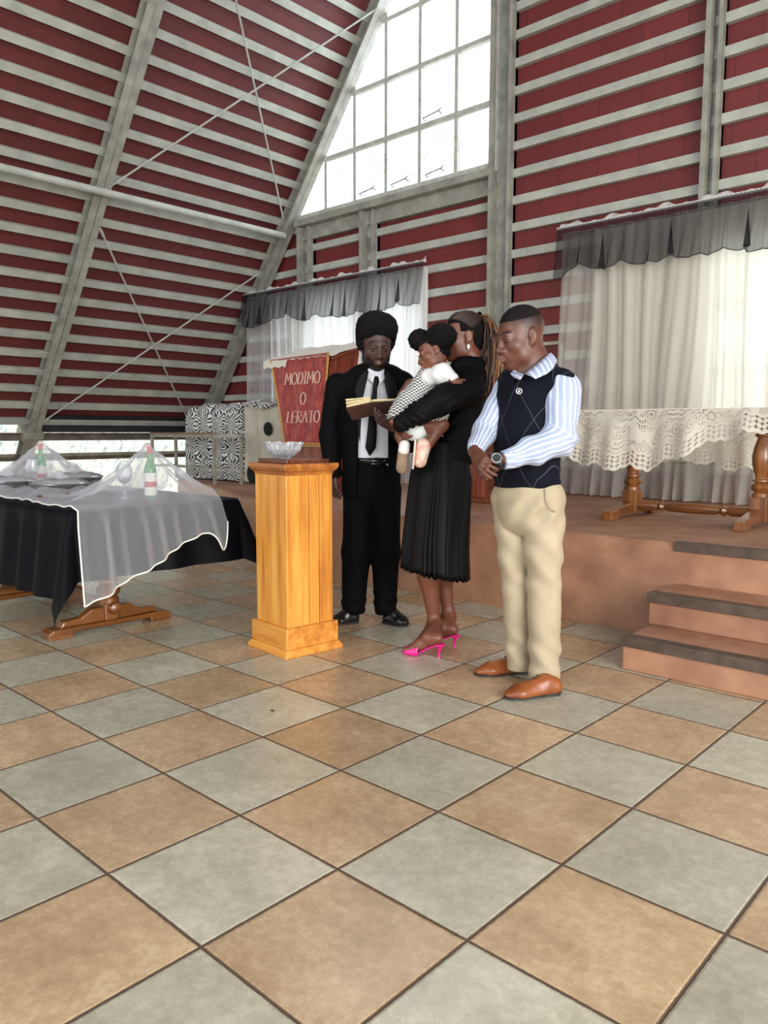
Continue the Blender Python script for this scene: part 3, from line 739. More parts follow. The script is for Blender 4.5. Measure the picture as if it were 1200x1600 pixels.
# things on the table, under the veil
GREEN, t, b, N, L = nm('green_bottle_glass')
b.inputs['Base Color'].default_value = RGB(40, 176, 66); b.inputs['Roughness'].default_value = .08; b.inputs['Transmission Weight'].default_value = .55; b.inputs['IOR'].default_value = 1.45
REDF = mottled('red_foil', RGB(170, 30, 30), RGB(200, 50, 44), 30, .35)
LBL = mottled('white_label', RGB(226, 222, 210), RGB(240, 238, 228), 10, .6)
LBR = mottled('red_label_band', RGB(180, 34, 40), RGB(200, 56, 56), 10, .6)
TZ = TLZ+.008
def bottle(x, y, lab, s=1.):
    o = thing('wine_bottle', (x, y, TZ), lab, 'bottle')
    pr = [(.030, 0), (.034, .004), (.035, .02), (.035, .165), (.031, .185), (.018, .215), (.0135, .235), (.0135, .275)]
    lobj('glass', MB().lathe([(r*s, h*s) for r, h in pr], seg=32), GREEN, o, smooth=.8)
    lobj('cap', MB().lathe([(.0145*s, .262*s), (.0155*s, .264*s), (.0155*s, .302*s), (.013*s, .306*s)], seg=24), REDF, o, smooth=.6)
    l_ = lobj('label', MB().lathe([(.0352*s, .025*s), (.0358*s, .020*s), (.0358*s, .148*s), (.0352*s, .15*s)], seg=32), LBL, o, smooth=.6)
    lobj('label_band', MB().lathe([(.0358*s, .068*s), (.0362*s, .07*s), (.0362*s, .098*s), (.0358*s, .10*s)], seg=32), LBR, l_, smooth=.6)
    return o
bottle(-4.05, 2.39, 'green bottle with red cap and red and white label beside the goblet')
bottle(-5.32, 2.31, 'green bottle with red cap at the left, behind the covered bowls')
CLEAR, t, b, N, L = nm('clear_glass')
b.inputs['Base Color'].default_value = (.95, .97, 1, 1); b.inputs['Roughness'].default_value = .05; b.inputs['Transmission Weight'].default_value = .85; b.inputs['IOR'].default_value = 1.45
def goblet(x, y, s, lab):
    o = thing('goblet', (x, y, TZ), lab, 'goblet')
    lobj('bowl', MB().lathe([(.008, .085), (.028, .10), (.042, .13), (.044, .165), (.036, .20), (.033, .20), (.041, .165), (.039, .132), (.026, .105), (.004, .095)], seg=28), CLEAR, o, smooth=.9)
    lobj('stem', MB().lathe([(.034, 0), (.034, .004), (.012, .012), (.007, .03), (.014, .045), (.007, .06), (.008, .086)], seg=24), CLEAR, o, smooth=.9)
goblet(-4.13, 2.27, 1, 'clear glass goblet standing just left of the labelled bottle')
goblet(-5.20, 2.20, 1, 'clear glass goblet in front of the left bottle')
SILVER = mottled('brushed_silver', RGB(150, 150, 150), RGB(200, 200, 200), 8, .25, metal=.9)
def tray(x, y, r, h, lab, name='serving_bowl'):
    o = thing(name, (x, y, TZ), lab, 'bowl')
    lobj('bowl', MB().lathe([(r*.5, 0), (r*.55, .005), (r*.85, h*.5), (r, h), (r*1.06, h+.006), (r*1.04, h+.012), (r*.96, h+.002), (r*.8, h*.55), (r*.5, .012)], seg=40), SILVER, o, smooth=.8)
    lobj('lid', MB().lathe([(r*1.0, h+.012), (r*.95, h+.022), (r*.6, h+.04), (r*.15, h+.048), (r*.12, h+.07), (r*.01, h+.075)], seg=40), CLEAR, o, smooth=.8)
tray(-4.72, 2.16, .17, .06, 'covered silver bowl under the veil, nearer the labelled bottle')
tray(-5.02, 1.98, .16, .07, 'covered silver bowl under the veil at the front left of the table')
tray(-5.05, 2.42, .17, .075, 'covered silver bowl under the veil beside the left bottle')
plate = thing('round_plate', (-4.42, 2.02, TZ), 'flat wooden plate under the veil near the front edge', 'plate')
lobj('dish', MB().lathe([(.08, 0), (.11, .006), (.125, .018), (.12, .02), (.10, .01), (.01, .008)], seg=36), OAK_X, plate, smooth=.8)
plate.location.z = TZ

# veil: a tent of netting over the bottles, falling past the right end
VEIL = sheer('white_bridal_netting', RGB(236, 238, 242), .20, trans=.4)
poles = [(-4.05, 2.39, .312, .50, 9), (-5.32, 2.31, .312, .52, 11), (-4.72, 2.16, .135, .30, 5), (-5.02, 1.98, .14, .27, 7), (-5.05, 2.42, .15, .30, 6), (-4.13, 2.27, .21, .20, 5)]
VY0, VY1 = 1.80, 2.62; VX0 = -6.2
def veil_h(x, y):
    h = 0
    for px_, py_, ph_, R_, nf in poles:
        dx, dy = x-px_, y-py_; r_ = math.hypot(dx, dy); an_ = math.atan2(dy, dx)
        q = r_/(R_*(1+.16*math.cos(nf*an_+px_*3)))
        if q < 1: 
            tip = max(0, 1-q)
            h = max(h, ph_*(tip**1.75)*1.0 if r_ > .02 else ph_)
    # keep clear of the goblets and lids
    return h
nx, ny = 150, 84
xs = np.concatenate([np.linspace(VX0, TLX1, 120), TLX1+np.linspace(.012, .56, 30)])
ys = np.linspace(VY0-.03, VY1, ny)
def over(y):
    q = (y-VY0)/(VY1-VY0); return .38*(1-q)**.9+.09+.17*math.exp(-((q-.92)/.07)**2)
def VE(u, v):
    i = int(round(u*(nx-1))); j = int(round(v*(ny-1))); x = xs[i]; y = ys[j]
    cr = .004*math.sin(x*23+3*math.sin(y*9))+.003*math.sin(y*31+x*11)
    if x <= TLX1: return (x, y-.015*math.sin(x*6), TZ+.010+veil_h(x, y)+abs(cr)*1.6)
    d_ = (x-TLX1)/.56*over(y)
    out = .058+.34*d_+(.022*math.sin(y*24+1.1*math.sin(y*7))+.012*math.sin(y*61))*min(1, d_/.10)
    return (TLX1+out, y-.12*d_*(1-v)+(.10*d_ if v > .8 else 0), TZ+.008-d_*.95)
vm = MB().grid(nx, ny, VE)
vl = thing('net_veil', (-4.6, 2.3, TZ), 'white sheer net veil tented over the bottles on the left table', 'veil')
obj('netting', vm, VEIL, vl, smooth=True)
HEM = mottled('satin_hem', RGB(226, 222, 208), RGB(240, 238, 226), 20, .5)
hem = [VE(i/(nx-1), 0) for i in range(0, nx)]+[VE(1, j/(ny-1)) for j in range(1, ny)]
obj('hem', MB().tube(hem, .0045, 5), HEM, vl, smooth=True)
# ------------------------------------------------------------------ altar table on the stage, right
AX0, AX1, AY0, AY1, AZ = -3.02, -1.10, 5.06, 5.80, 1.315
at_ = thing('altar_table', (-2.05, 5.42, .55), 'turned leg wooden table on the stage under a cream lace cloth', 'table')
obj('tabletop', MB().box(AX0+.05, AX1-.05, AY0+.04, AY1-.04, AZ-.035, AZ), OAK_X, at_, bevel=.008)
for fx in (-2.50, -1.615):
    yc = 5.41
    mb = MB().prism([(yc-.40, .55), (yc-.30, .55), (yc-.25, .575), (yc+.25, .575), (yc+.30, .55), (yc+.40, .55), (yc+.40, .61), (yc+.06, .665), (yc-.06, .665), (yc-.40, .61)], 'x', fx-.035, fx+.035)
    obj('foot', mb, OAK_Y, at_, bevel=.006)
    obj('leg_block', MB().box(fx-.055, fx+.055, yc-.055, yc+.055, .58, .745), OAK_Z, at_, bevel=.008)
    obj('leg', turned((fx, yc), .745, 1.19, 1.05), OAK_Z, at_, smooth=.7)
    obj('leg_cap', MB().box(fx-.06, fx+.06, yc-.06, yc+.06, 1.185, 1.28), OAK_Z, at_, bevel=.008)
pr = [(.032, 0), (.034, .17), (.022, .2), (.038, .23), (.022, .26), (.03, .3), (.036, .5), (.03, .7), (.022, .74), (.038, .77), (.022, .8), (.034, .83), (.032, 1)]
obj('stretcher', MB().lathe([(r, h*.80) for r, h in pr], (-2.46, 5.41, .635), 20, (1, 0, 0)), OAK_X, at_, smooth=.7)
# lace cloth
LACE, t, b, N, L = nm('cream_crochet_lace')
t.nodes.remove(b)
tc = N('ShaderNodeTexCoord'); sp = N('ShaderNodeSeparateXYZ'); L(tc.outputs['UV'], sp.inputs[0])
# u = metres along the edge, v = metres from the hem
uu, vv = sp.outputs[0], sp.outputs[1]
def cell(q, w): return math_node(t, 'SUBTRACT', math_node(t, 'FRACT', math_node(t, 'DIVIDE', q, w)), .5)
cu, cv = cell(uu, .032), cell(vv, .032)
rr = math_node(t, 'SQRT', math_node(t, 'ADD', math_node(t, 'MULTIPLY', cu, cu), math_node(t, 'MULTIPLY', cv, cv)))
ring = math_node(t, 'MULTIPLY', math_node(t, 'GREATER_THAN', rr, .47), 1.)
inband = math_node(t, 'MULTIPLY', math_node(t, 'LESS_THAN', vv, .10), math_node(t, 'GREATER_THAN', vv, .012))
nz = N('ShaderNodeTexVoronoi'); nz.feature = 'DISTANCE_TO_EDGE'; nz.inputs['Scale'].default_value = 9; L(tc.outputs['UV'], nz.inputs['Vector'])
wv = N('ShaderNodeTexWave'); wv.wave_type = 'RINGS'; wv.inputs['Scale'].default_value = 9; wv.inputs['Distortion'].default_value = 6; wv.inputs['Detail'].default_value = 2; L(tc.outputs['UV'], wv.inputs['Vector'])
gu, gv = cell(uu, .016), cell(vv, .016)
mesh_h = math_node(t, 'MULTIPLY', math_node(t, 'LESS_THAN', math_node(t, 'ABSOLUTE', gu), .3), math_node(t, 'LESS_THAN', math_node(t, 'ABSOLUTE', gv), .3))
big = noise(t, tc.outputs['UV'], 5.5, 2)
net = math_node(t, 'MULTIPLY', mesh_h, math_node(t, 'MULTIPLY', math_node(t, 'GREATER_THAN', big, .5), math_node(t, 'GREATER_THAN', wv.outputs['Fac'], .35)))
net = math_node(t, 'MULTIPLY', net, math_node(t, 'GREATER_THAN', vv, .12))
vo = N('ShaderNodeTexVoronoi'); vo.inputs['Scale'].default_value = 7.5; L(tc.outputs['UV'], vo.inputs['Vector'])
motif = math_node(t, 'LESS_THAN', vo.outputs['Distance'], .40)
rings = math_node(t, 'GREATER_THAN', math_node(t, 'SINE', math_node(t, 'MULTIPLY', vo.outputs['Distance'], 62)), .55)
hole = math_node(t, 'MAXIMUM', math_node(t, 'MULTIPLY', inband, ring), net)
hole = math_node(t, 'MAXIMUM', math_node(t, 'MULTIPLY', inband, ring), math_node(t, 'MULTIPLY', net, math_node(t, 'SUBTRACT', 1, motif)))
cut = math_node(t, 'MULTIPLY', math_node(t, 'MULTIPLY', motif, rings), math_node(t, 'GREATER_THAN', vv, .12))
hole = math_node(t, 'MAXIMUM', hole, math_node(t, 'MULTIPLY', cut, .75))
opac = math_node(t, 'SUBTRACT', .93, math_node(t, 'MULTIPLY', hole, .80))
d_ = N('ShaderNodeBsdfDiffuse'); d_.inputs[0].default_value = RGB(232, 228, 212); tl = N('ShaderNodeBsdfTranslucent'); tl.inputs[0].default_value = RGB(232, 228, 212)
mx = N('ShaderNodeMixShader'); mx.inputs[0].default_value = .35; L(d_.outputs[0], mx.inputs[1]); L(tl.outputs[0], mx.inputs[2])
tr = N('ShaderNodeBsdfTransparent'); m2 = N('ShaderNodeMixShader'); L(opac, m2.inputs[0]); L(tr.outputs[0], m2.inputs[1]); L(mx.outputs[0], m2.inputs[2]); L(m2.outputs[0], t.nodes['Material Output'].inputs[0])
LACE = bpy.data.materials["cream_crochet_lace"]
lc = thing('lace_tablecloth', (-2.05, 5.42, AZ), 'cream crochet lace cloth with scalloped edge over the stage table', 'tablecloth')
def lace_panel(name, edge_fn, dep_fn, L_, nu, nv=20):
    me = bpy.data.meshes.new(name); vs = []; uvs = []
    for i in range(nu):
        for j in range(nv):
            s_ = L_*i/(nu-1); D = dep_fn(s_)+.014*abs(math.sin(s_*PI/.07))+.045*abs(math.sin(s_*PI/.24+.4)); q = j/(nv-1)
            vs.append(edge_fn(s_, q*D, D)); uvs.append((s_, D*(1-q)))
    fs = [(i*nv+j, (i+1)*nv+j, (i+1)*nv+j+1, i*nv+j+1) for i in range(nu-1) for j in range(nv-1)]
    me.from_pydata([tuple(map(float, p)) for p in vs], [], fs)
    ul = me.uv_layers.new(name='UVMap')
    for lp in me.loops: ul.data[lp.index].uv = uvs[lp.vertex_index]
    return finish(me, name, LACE, lc, True, 0, False)
Wt = AX1-AX0
def interp(x, pts):
    for (a, b_), (c, e) in zip(pts, pts[1:]):
        if a <= x <= c: return b_+(e-b_)*(x-a)/(c-a)
    return pts[-1][1] if x > pts[-1][0] else pts[0][1]
def front_d(s_): return interp(s_, [(0, .26), (.25, .33), (.5, .37), (.8, .37), (1.05, .27), (1.25, .16), (1.5, .11), (1.92, .12)])
def wav(s_, d_): return .03*math.sin(s_*14+.8*math.sin(s_*5))*min(1, d_/.15)+.012*math.sin(s_*37)*min(1, d_/.2)
lace_panel('front_drop', lambda s_, d_, D: (AX0+s_-.05*d_*(1-s_/Wt), AY0-.012-.10*d_-wav(s_, d_), AZ+.004-d_*.985), front_d, Wt, 150)
lace_panel('back_drop', lambda s_, d_, D: (AX0+s_, AY1+.012+.10*d_+wav(s_+1, d_), AZ+.004-d_*.985), lambda s_: .36+.03*math.sin(s_*7), Wt, 150)
lace_panel('side_drop', lambda s_, d_, D: (AX0-.012-.12*d_-wav(s_, d_), AY0+s_, AZ+.004-d_*.985), lambda s_: .28+.05*math.sin(s_*6), AY1-AY0, 70)
obj('top_panel', MB().box(AX0, AX1, AY0, AY1, AZ+.001, AZ+.006), mottled('cream_lace_top', RGB(222, 218, 204), RGB(236, 232, 220), 20, .8), lc)
# small dry leaf on the tiles
props(obj('dry_leaf', MB().grid(6, 4, lambda u, v: (-2.463+.03*(u-.5), 1.988+.016*(v-.5)*math.sin(u*PI), .003+.004*math.sin(u*3))), mottled('dry_leaf', RGB(50, 40, 30), RGB(70, 56, 40), 30, .8), smooth=True), 'tiny dark dry leaf lying on a tile in front of the pedestal', 'leaf')
# ------------------------------------------------------------------ organic surfaces: blended solids turned into one skin
f32 = np.float32
def V3(*a): return np.array(a, float)
def unit(v): v = np.array(v, float); return v/(np.linalg.norm(v)+1e-12)
class Field:
    def __init__(s, lo, hi, h):
        s.lo = np.array(lo, float); s.h = h; s.n = (np.ceil((np.array(hi)-s.lo)/h)).astype(int)+1
        s.g = np.full(s.n, .08, f32)
        s.ax = [(s.lo[i]+h*np.arange(s.n[i])).astype(f32) for i in range(3)]
    def sub(s, lo, hi):
        a = np.clip(np.floor((np.array(lo)-s.lo)/s.h).astype(int), 0, s.n); b = np.clip(np.ceil((np.array(hi)-s.lo)/s.h).astype(int)+1, 0, s.n)
        sl = tuple(slice(a[i], b[i]) for i in range(3))
        X = s.ax[0][sl[0]][:, None, None]; Y = s.ax[1][sl[1]][None, :, None]; Z = s.ax[2][sl[2]][None, None, :]
        return sl, X, Y, Z
    def mix(s, sl, d, k, mode='add'):
        g = s.g[sl]
        if mode == 'add': h = np.maximum(k-np.abs(g-d), 0)/k; s.g[sl] = np.minimum(g, d)-h*h*k*.25
        else: d = -d; h = np.maximum(k-np.abs(g-d), 0)/k; s.g[sl] = np.maximum(g, d)+h*h*k*.25
    def cap(s, a, b, ra, rb, k=.02, flat=None, mode='add'):
        a = np.array(a, float); b = np.array(b, float); m = max(ra, rb)+k+3*s.h+.01
        sl, X, Y, Z = s.sub(np.minimum(a, b)-m, np.maximum(a, b)+m)
        if 0 in [q.stop-q.start for q in sl]: return s
        px, py, pz = X-a[0], Y-a[1], Z-a[2]; ab = b-a; sc = 1.
        if flat is not None:
            n, fac = unit(flat[0]), flat[1]; q = (px*n[0]+py*n[1]+pz*n[2])*(1/fac-1)
            px, py, pz = px+q*n[0], py+q*n[1], pz+q*n[2]; ab = ab+n*np.dot(ab, n)*(1/fac-1); sc = fac
        L2 = float(ab@ab)+1e-12
        t = np.clip((px*ab[0]+py*ab[1]+pz*ab[2])/L2, 0, 1)
        dist = np.sqrt((px-t*ab[0])**2+(py-t*ab[1])**2+(pz-t*ab[2])**2)-(ra+(rb-ra)*t)
        if flat is not None: dist = dist*(sc+(1-sc)*.35)
        s.mix(sl, dist.astype(f32), k, mode); return s
    def chain(s, pts, rs, k=.02, flat=None):
        for i in range(len(pts)-1): s.cap(pts[i], pts[i+1], rs[i], rs[i+1], k, flat)
        return s
    def ell(s, c, r, R=None, k=.02, mode='add'):
        c = np.array(c, float); r = np.array(r, float); m = max(r)+k+3*s.h+.01
        sl, X, Y, Z = s.sub(c-m, c+m)
        if 0 in [q.stop-q.start for q in sl]: return s
        p = [X-c[0], Y-c[1], Z-c[2]]
        if R is not None: p = [p[0]*R[0, i]+p[1]*R[1, i]+p[2]*R[2, i] for i in range(3)]
        k0 = np.sqrt((p[0]/r[0])**2+(p[1]/r[1])**2+(p[2]/r[2])**2)+1e-6
        k1 = np.sqrt((p[0]/r[0]**2)**2+(p[1]/r[1]**2)**2+(p[2]/r[2]**2)**2)+1e-6
        s.mix(sl, (k0*(k0-1)/k1).astype(f32), k, mode); return s
    def full(s): return s.ax[0][:, None, None], s.ax[1][None, :, None], s.ax[2][None, None, :]
    def cut(s, p, n):
        """remove what lies on the side n points to"""
        X, Y, Z = s.full(); n = unit(n); s.g = np.maximum(s.g, ((X-p[0])*n[0]+(Y-p[1])*n[1]+(Z-p[2])*n[2]).astype(f32)); return s
    def carve(s, fn):
        X, Y, Z = s.full(); s.g = np.maximum(s.g, -fn(X, Y, Z).astype(f32)); return s
    def wob(s, fn):
        X, Y, Z = s.full(); s.g = (s.g+fn(X, Y, Z)).astype(f32); return s
    def mesh(s):
        g = s.g; S = g < 0; n = s.n-1
        cnt = np.zeros(n, np.uint8)
        for i in (0, 1):
            for j in (0, 1):
                for k in (0, 1): cnt += S[i:i+n[0], j:j+n[1], k:k+n[2]]
        cells = np.argwhere((cnt > 0) & (cnt < 8)); idx = np.full(n, -1, np.int64)
        idx[tuple(cells.T)] = np.arange(len(cells))
        acc = np.zeros((len(cells), 3)); num = np.zeros(len(cells))
        cs = [(i, j, k) for i in (0, 1) for j in (0, 1) for k in (0, 1)]
        for a in cs:
            for ax in range(3):
                if a[ax]: continue
                b = list(a); b[ax] = 1
                va = g[cells[:, 0]+a[0], cells[:, 1]+a[1], cells[:, 2]+a[2]]; vb = g[cells[:, 0]+b[0], cells[:, 1]+b[1], cells[:, 2]+b[2]]
                m = (va < 0) != (vb < 0); t = np.where(m, va/(va-vb+1e-20), 0)
                p = np.array(a, float)[None, :].repeat(len(cells), 0); p[:, ax] += t
                acc[m] += p[m]; num[m] += 1
        v = s.lo+(cells+acc/num[:, None])*s.h
        quads = []
        for ax in range(3):
            o = [q for q in range(3) if q != ax]
            A = [slice(0, s.n[q]) for q in range(3)]; B = list(A); A[ax] = slice(0, s.n[ax]-1); B[ax] = slice(1, s.n[ax])
            sa, sb = S[tuple(A)], S[tuple(B)]
            e = np.argwhere(sa != sb)
            e = e[(e[:, o[0]] > 0) & (e[:, o[0]] < n[o[0]]) & (e[:, o[1]] > 0) & (e[:, o[1]] < n[o[1]])]
            def I(d0, d1):
                q = e.copy(); q[:, o[0]] += d0; q[:, o[1]] += d1; return idx[tuple(q.T)]
            q = np.stack([I(-1, -1), I(0, -1), I(0, 0), I(-1, 0)], 1)
            flip = sa[tuple(e.T)]
            if ax == 1: flip = ~flip
            q[~flip] = q[~flip][:, ::-1]
            quads.append(q)
        q = np.concatenate(quads); q = q[(q >= 0).all(1)]
        return v, q
def skin(name, fld, mat, parent, attrs=None, smoothing=1, keep=None):
    v, q = fld.mesh()
    # light relaxation of the grid steps
    for _ in range(smoothing):
        acc = np.zeros_like(v); num = np.zeros(len(v))
        for a in range(4):
            i, j = q[:, a], q[:, (a+1) % 4]
            for c in range(3): acc[:, c] += np.bincount(i, v[j, c], len(v))+np.bincount(j, v[i, c], len(v))
            num += np.bincount(i, minlength=len(v))+np.bincount(j, minlength=len(v))
        v = v*.5+.5*acc/np.maximum(num, 1)[:, None]
    me = bpy.data.meshes.new(name)
    me.vertices.add(len(v)); me.vertices.foreach_set('co', v.astype(np.float32).ravel())
    me.loops.add(q.size); me.loops.foreach_set('vertex_index', q.astype(np.int32).ravel())
    me.polygons.add(len(q)); me.polygons.foreach_set('loop_start', (np.arange(len(q))*4).astype(np.int32)); me.polygons.foreach_set('loop_total', np.full(len(q), 4, np.int32))
    me.update(calc_edges=True); me.validate()
    if attrs:
        for an, fn in attrs.items():
            at2 = me.attributes.new(an, 'FLOAT', 'POINT'); at2.data.foreach_set('value', (fn(v) if an.startswith('raw') else np.clip(fn(v), 0, 1)).astype(np.float32))
    return finish(me, name, mat, parent, True, 0, True)

# person frames: x = towards picture right, y = away from the camera, z = up, origin on the ground between the feet
def person(px, py, label, z=0., name='person'):
    O = at(px, py, z=z)
    rt = thing(name, tuple(O), label, 'person', rz=YAW)
    return rt, PF(O)
class PF:
    def g(s, px, py, z=0.):
        q = at(px, py, z=z)-s.O; return V3(q@s.r, q@s.a, q[2])
    def __init__(s, O): s.O = O; s.r = V3(math.cos(YAW), math.sin(YAW), 0); s.a = V3(-math.sin(YAW), math.cos(YAW), 0); s.D = float(s.a@(O-CAMP))
    def __call__(s, px, py, away=0.):
        v = _d+_r*(px-600)/FPX-_u*(py-800)/FPX
        t = (s.D+away)/float(s.a@v); q = CAMP+v*t-s.O
        return V3(q@s.r, q@s.a, q[2])
def frame(fwd, tilt=0.):
    """columns: x right, y forward, z up; tilt = roll towards own right"""
    y = unit(fwd); x = unit(np.cross(y, V3(0, 0, 1))); z = np.cross(x, y)
    c, s_ = math.cos(tilt), math.sin(tilt)
    return np.stack([c*x+s_*(-z), y, c*z+s_*x], 1)
def fdir(yaw_deg, pitch_deg=0):
    """yaw 0 = facing the camera, 90 = facing picture left, -90 = picture right"""
    a, p = math.radians(yaw_deg), math.radians(pitch_deg)
    return V3(-math.sin(a)*math.cos(p), -math.cos(a)*math.cos(p), math.sin(p))
class Head:
    def __init__(s, F, c, fwd, sc=1., tilt=0., child=False, wide=1., nose=1., neck=None, nr=.055):
        s.c = np.array(c, float); s.R = frame(fwd, tilt); s.s = sc; s.w = wide
        def P(x, y, z): return s.c+s.R@(np.array([x*wide, y, z])*sc)
        s.P = P; R = s.R
        E = lambda p, r, k=.015, mode='add': F.ell(P(*p), np.array([r[0]*wide, r[1], r[2]])*sc, R, k*sc, mode)
        C = lambda a, b, ra, rb, k=.012, mode='add': F.cap(P(*a), P(*b), ra*sc, rb*sc, k*sc, mode=mode)
        E((0, -.018, .036), (.0745, .093, .082)); E((0, .020, -.022), (.064, .072, .085), .03)
        E((0, .030, -.072), (.050, .052, .042), .03)
        if not child:
            E((0, .064, -.100), (.021, .019, .016), .025)
            for q in (-1, 1): E((q*.050, .010, -.068), (.016, .035, .030), .03)
        for q in (-1, 1): E((q*.041, .056, -.026), (.021, .022, .020) if not child else (.026, .024, .026), .025)
        C((-.034, .078, .020), (.034, .078, .020), .011, .011, .02)
        for q in (-1, 1):
            E((q*.031, .094, .001), (.019, .013, .011), .014, 'sub')
            E((q*.031, .073, .001), (.0165, .0145, .0125), .006)      # lowered lids over the eye
            C((q*.031-.014, .0875, .0085), (q*.031+.014, .0875, .0085), .0028, .0028, .005)
            C((q*.031-.012, .0855, -.0085), (q*.031+.012, .0855, -.0085), .0022, .0022, .005)
        C((0, .084, .012), (0, .104+.008*(nose-1)*10, -.028), .0075, .0115, .012)
        E((0, .106+.008*(nose-1)*10, -.033), (.0135, .0120, .0105), .01)
        for q in (-1, 1): E((q*.0155, .097, -.037), (.0098, .012, .0085), .008)
        for q in (-1, 1): E((q*.0075, .103, -.0455), (.0038, .006, .003), .003, 'sub')
        E((0, .082, -.058), (.026, .014, .018), .02)
        C((-.017, .088, -.061), (0, .0985, -.0585), .0046, .0070, .006); C((.017, .088, -.061), (0, .0985, -.0585), .0046, .0070, .006)
        C((-.015, .087, -.070), (0, .096, -.0718), .0052, .0084, .006); C((.015, .087, -.070), (0, .096, -.0718), .0052, .0084, .006)
        F.cap(P(-.021, .094, -.0655), P(.021, .094, -.0655), .0016*sc, .0016*sc, .003*sc, mode='sub')
        for q in (-1, 1):
            e = frame(R@V3(q*.22, .97, .0)); 
            F.ell(P(q*.077, -.010, -.004), V3(.0075, .020, .031)*sc, R, .008*sc)
            F.ell(P(q*.072, .002, -.030), V3(.006, .009, .012)*sc, R, .008*sc)
            F.ell(P(q*.088, -.006, -.002), V3(.0075, .011, .019)*sc, R, .004*sc, 'sub')
            F.ell(P(q*.080, .004, -.006), V3(.004, .004, .007)*sc, R, .004*sc)
        if neck is not None: F.chain([P(0, -.030, -.050), P(0, -.030, -.085)*.5+np.array(neck)*.5, neck], [nr*sc]*3, .03*sc)
    def loc(s, v): return ((v-s.c)@s.R)/s.s/np.array([s.w, 1, 1])
    def lips(s, v):
        p = s.loc(v); return np.clip(1.6-1.6*np.sqrt((p[:, 0]/.024)**2+((p[:, 2]+.0655)/.0125)**2), 0, 1)*(p[:, 1] > .07)
    def mouth(s, v):
        p = s.loc(v); return np.clip(1.6-1.6*np.sqrt((p[:, 0]/.021)**2+((p[:, 2]+.0655)/.0022)**2), 0, 1)*(p[:, 1] > .07)
    def teeth(s, v):
        p = s.loc(v); return np.clip(1.7-1.7*np.sqrt((p[:, 0]/.015)**2+((p[:, 2]+.0648)/.0026)**2), 0, 1)*(p[:, 1] > .07)*.8
    def brow(s, v):
        p = s.loc(v); x = np.abs(p[:, 0]); z0 = .0235+.006*np.sin(np.clip((x-.012)/.036, 0, 1)*2.4)
        return np.clip(2.2-2.2*np.abs((p[:, 2]-z0)/.0062), 0, 1)*np.clip((x-.010)/.004, 0, 1)*np.clip((.052-x)/.006, 0, 1)*(p[:, 1] > .045)*.8
    def lash(s, v):
        p = s.loc(v); x = np.abs(p[:, 0])-.031
        return np.clip(2-2*np.sqrt((x/.0165)**2*.5+((p[:, 2]+.0065+.0*x)/.0030)**2), 0, 1)*(p[:, 1] > .06)*(np.abs(x) < .017)
def hand(F, wrist, direction, normal, side, curl=(20, 25, 28, 32), s=1., thumb=(35, 10), spread=4, k=.006):
    """side: +1 thumb lies towards (direction x normal). normal: the way the palm faces (fingers curl to it)"""
    d = unit(direction); n = unit(np.array(normal, float)-d*np.dot(normal, d)); t = np.cross(d, n)*side
    W = np.array(wrist, float)
    F.cap(W-d*.02*s, W+d*.03*s, .024*s, .026*s, .015, (n, .68))
    for o, r in ((.024, .017), (.008, .018), (-.008, .0175), (-.023, .016)):
        F.cap(W+d*.018*s+t*o*.7*s, W+d*.082*s+t*o*s, .017*s, r*.86*s, .010, (n, .85))
    tips = []
    for i, (o, L, r) in enumerate(((.0265, .074, .0088), (.009, .083, .0092), (-.009, .077, .0088), (-.0255, .061, .0078))):
        p = W+d*(.084-.004*abs(i-1))*s+t*o*s; a = math.radians(curl[i]); dd = unit(d+t*math.tan(math.radians(spread*(1.5-i))))
        ang = a*.55
        for j, (fr_, rr) in enumerate(((.45, 1), (.30, .93), (.25, .82))):
            e = dd*math.cos(ang)+n*math.sin(ang); q = p+e*L*fr_*s
            F.cap(p, q, r*rr*s, r*rr*.92*s, k if j else .008); p = q; ang += a
        tips.append(p)
    b = W+d*.022*s+t*.024*s+n*.006*s; a1 = math.radians(thumb[0]); a2 = math.radians(thumb[1])
    e1 = unit(d*math.cos(a1)+t*math.sin(a1)+n*.25); m1 = b+e1*.042*s
    e2 = unit(e1+n*math.tan(a2)-t*.15); m2 = m1+e2*.032*s; e3 = unit(e2+n*math.tan(a2)*.8-t*.1); m3 = m2+e3*.022*s
    F.cap(b, m1, .0155*s, .0115*s, .010); F.cap(m1, m2, .0112*s, .0100*s, k); F.cap(m2, m3, .0100*s, .0084*s, k)
    return tips
def skin_mat(name, base, dark, lipc, rough=.42):
    m, t, b, N, L = nm(name)
    f = noise(t, coords(t), 14, 4)
    c = mixc(t, math_node(t, 'MULTIPLY', f, .55), base, dark)
    for an, col in (('lips', lipc), ('brow', RGB(24, 15, 13)), ('lash', RGB(12, 8, 7)), ('mouth', RGB(26, 8, 8)), ('stubble', RGB(20, 13, 12)), ('fade', RGB(22, 16, 16)), ('teeth', RGB(205, 196, 188))):
        a = N('ShaderNodeAttribute'); a.attribute_name = an; c = mixc(t, a.outputs['Fac'], c, col)
    L(c, b.inputs['Base Color']); b.inputs['Roughness'].default_value = rough
    b.inputs['Subsurface Weight'].default_value = .06; b.inputs['Subsurface Radius'].default_value = (.01, .004, .002)
    bump(t, b, noise(t, coords(t), 260, 2), .06, .001)
    return m
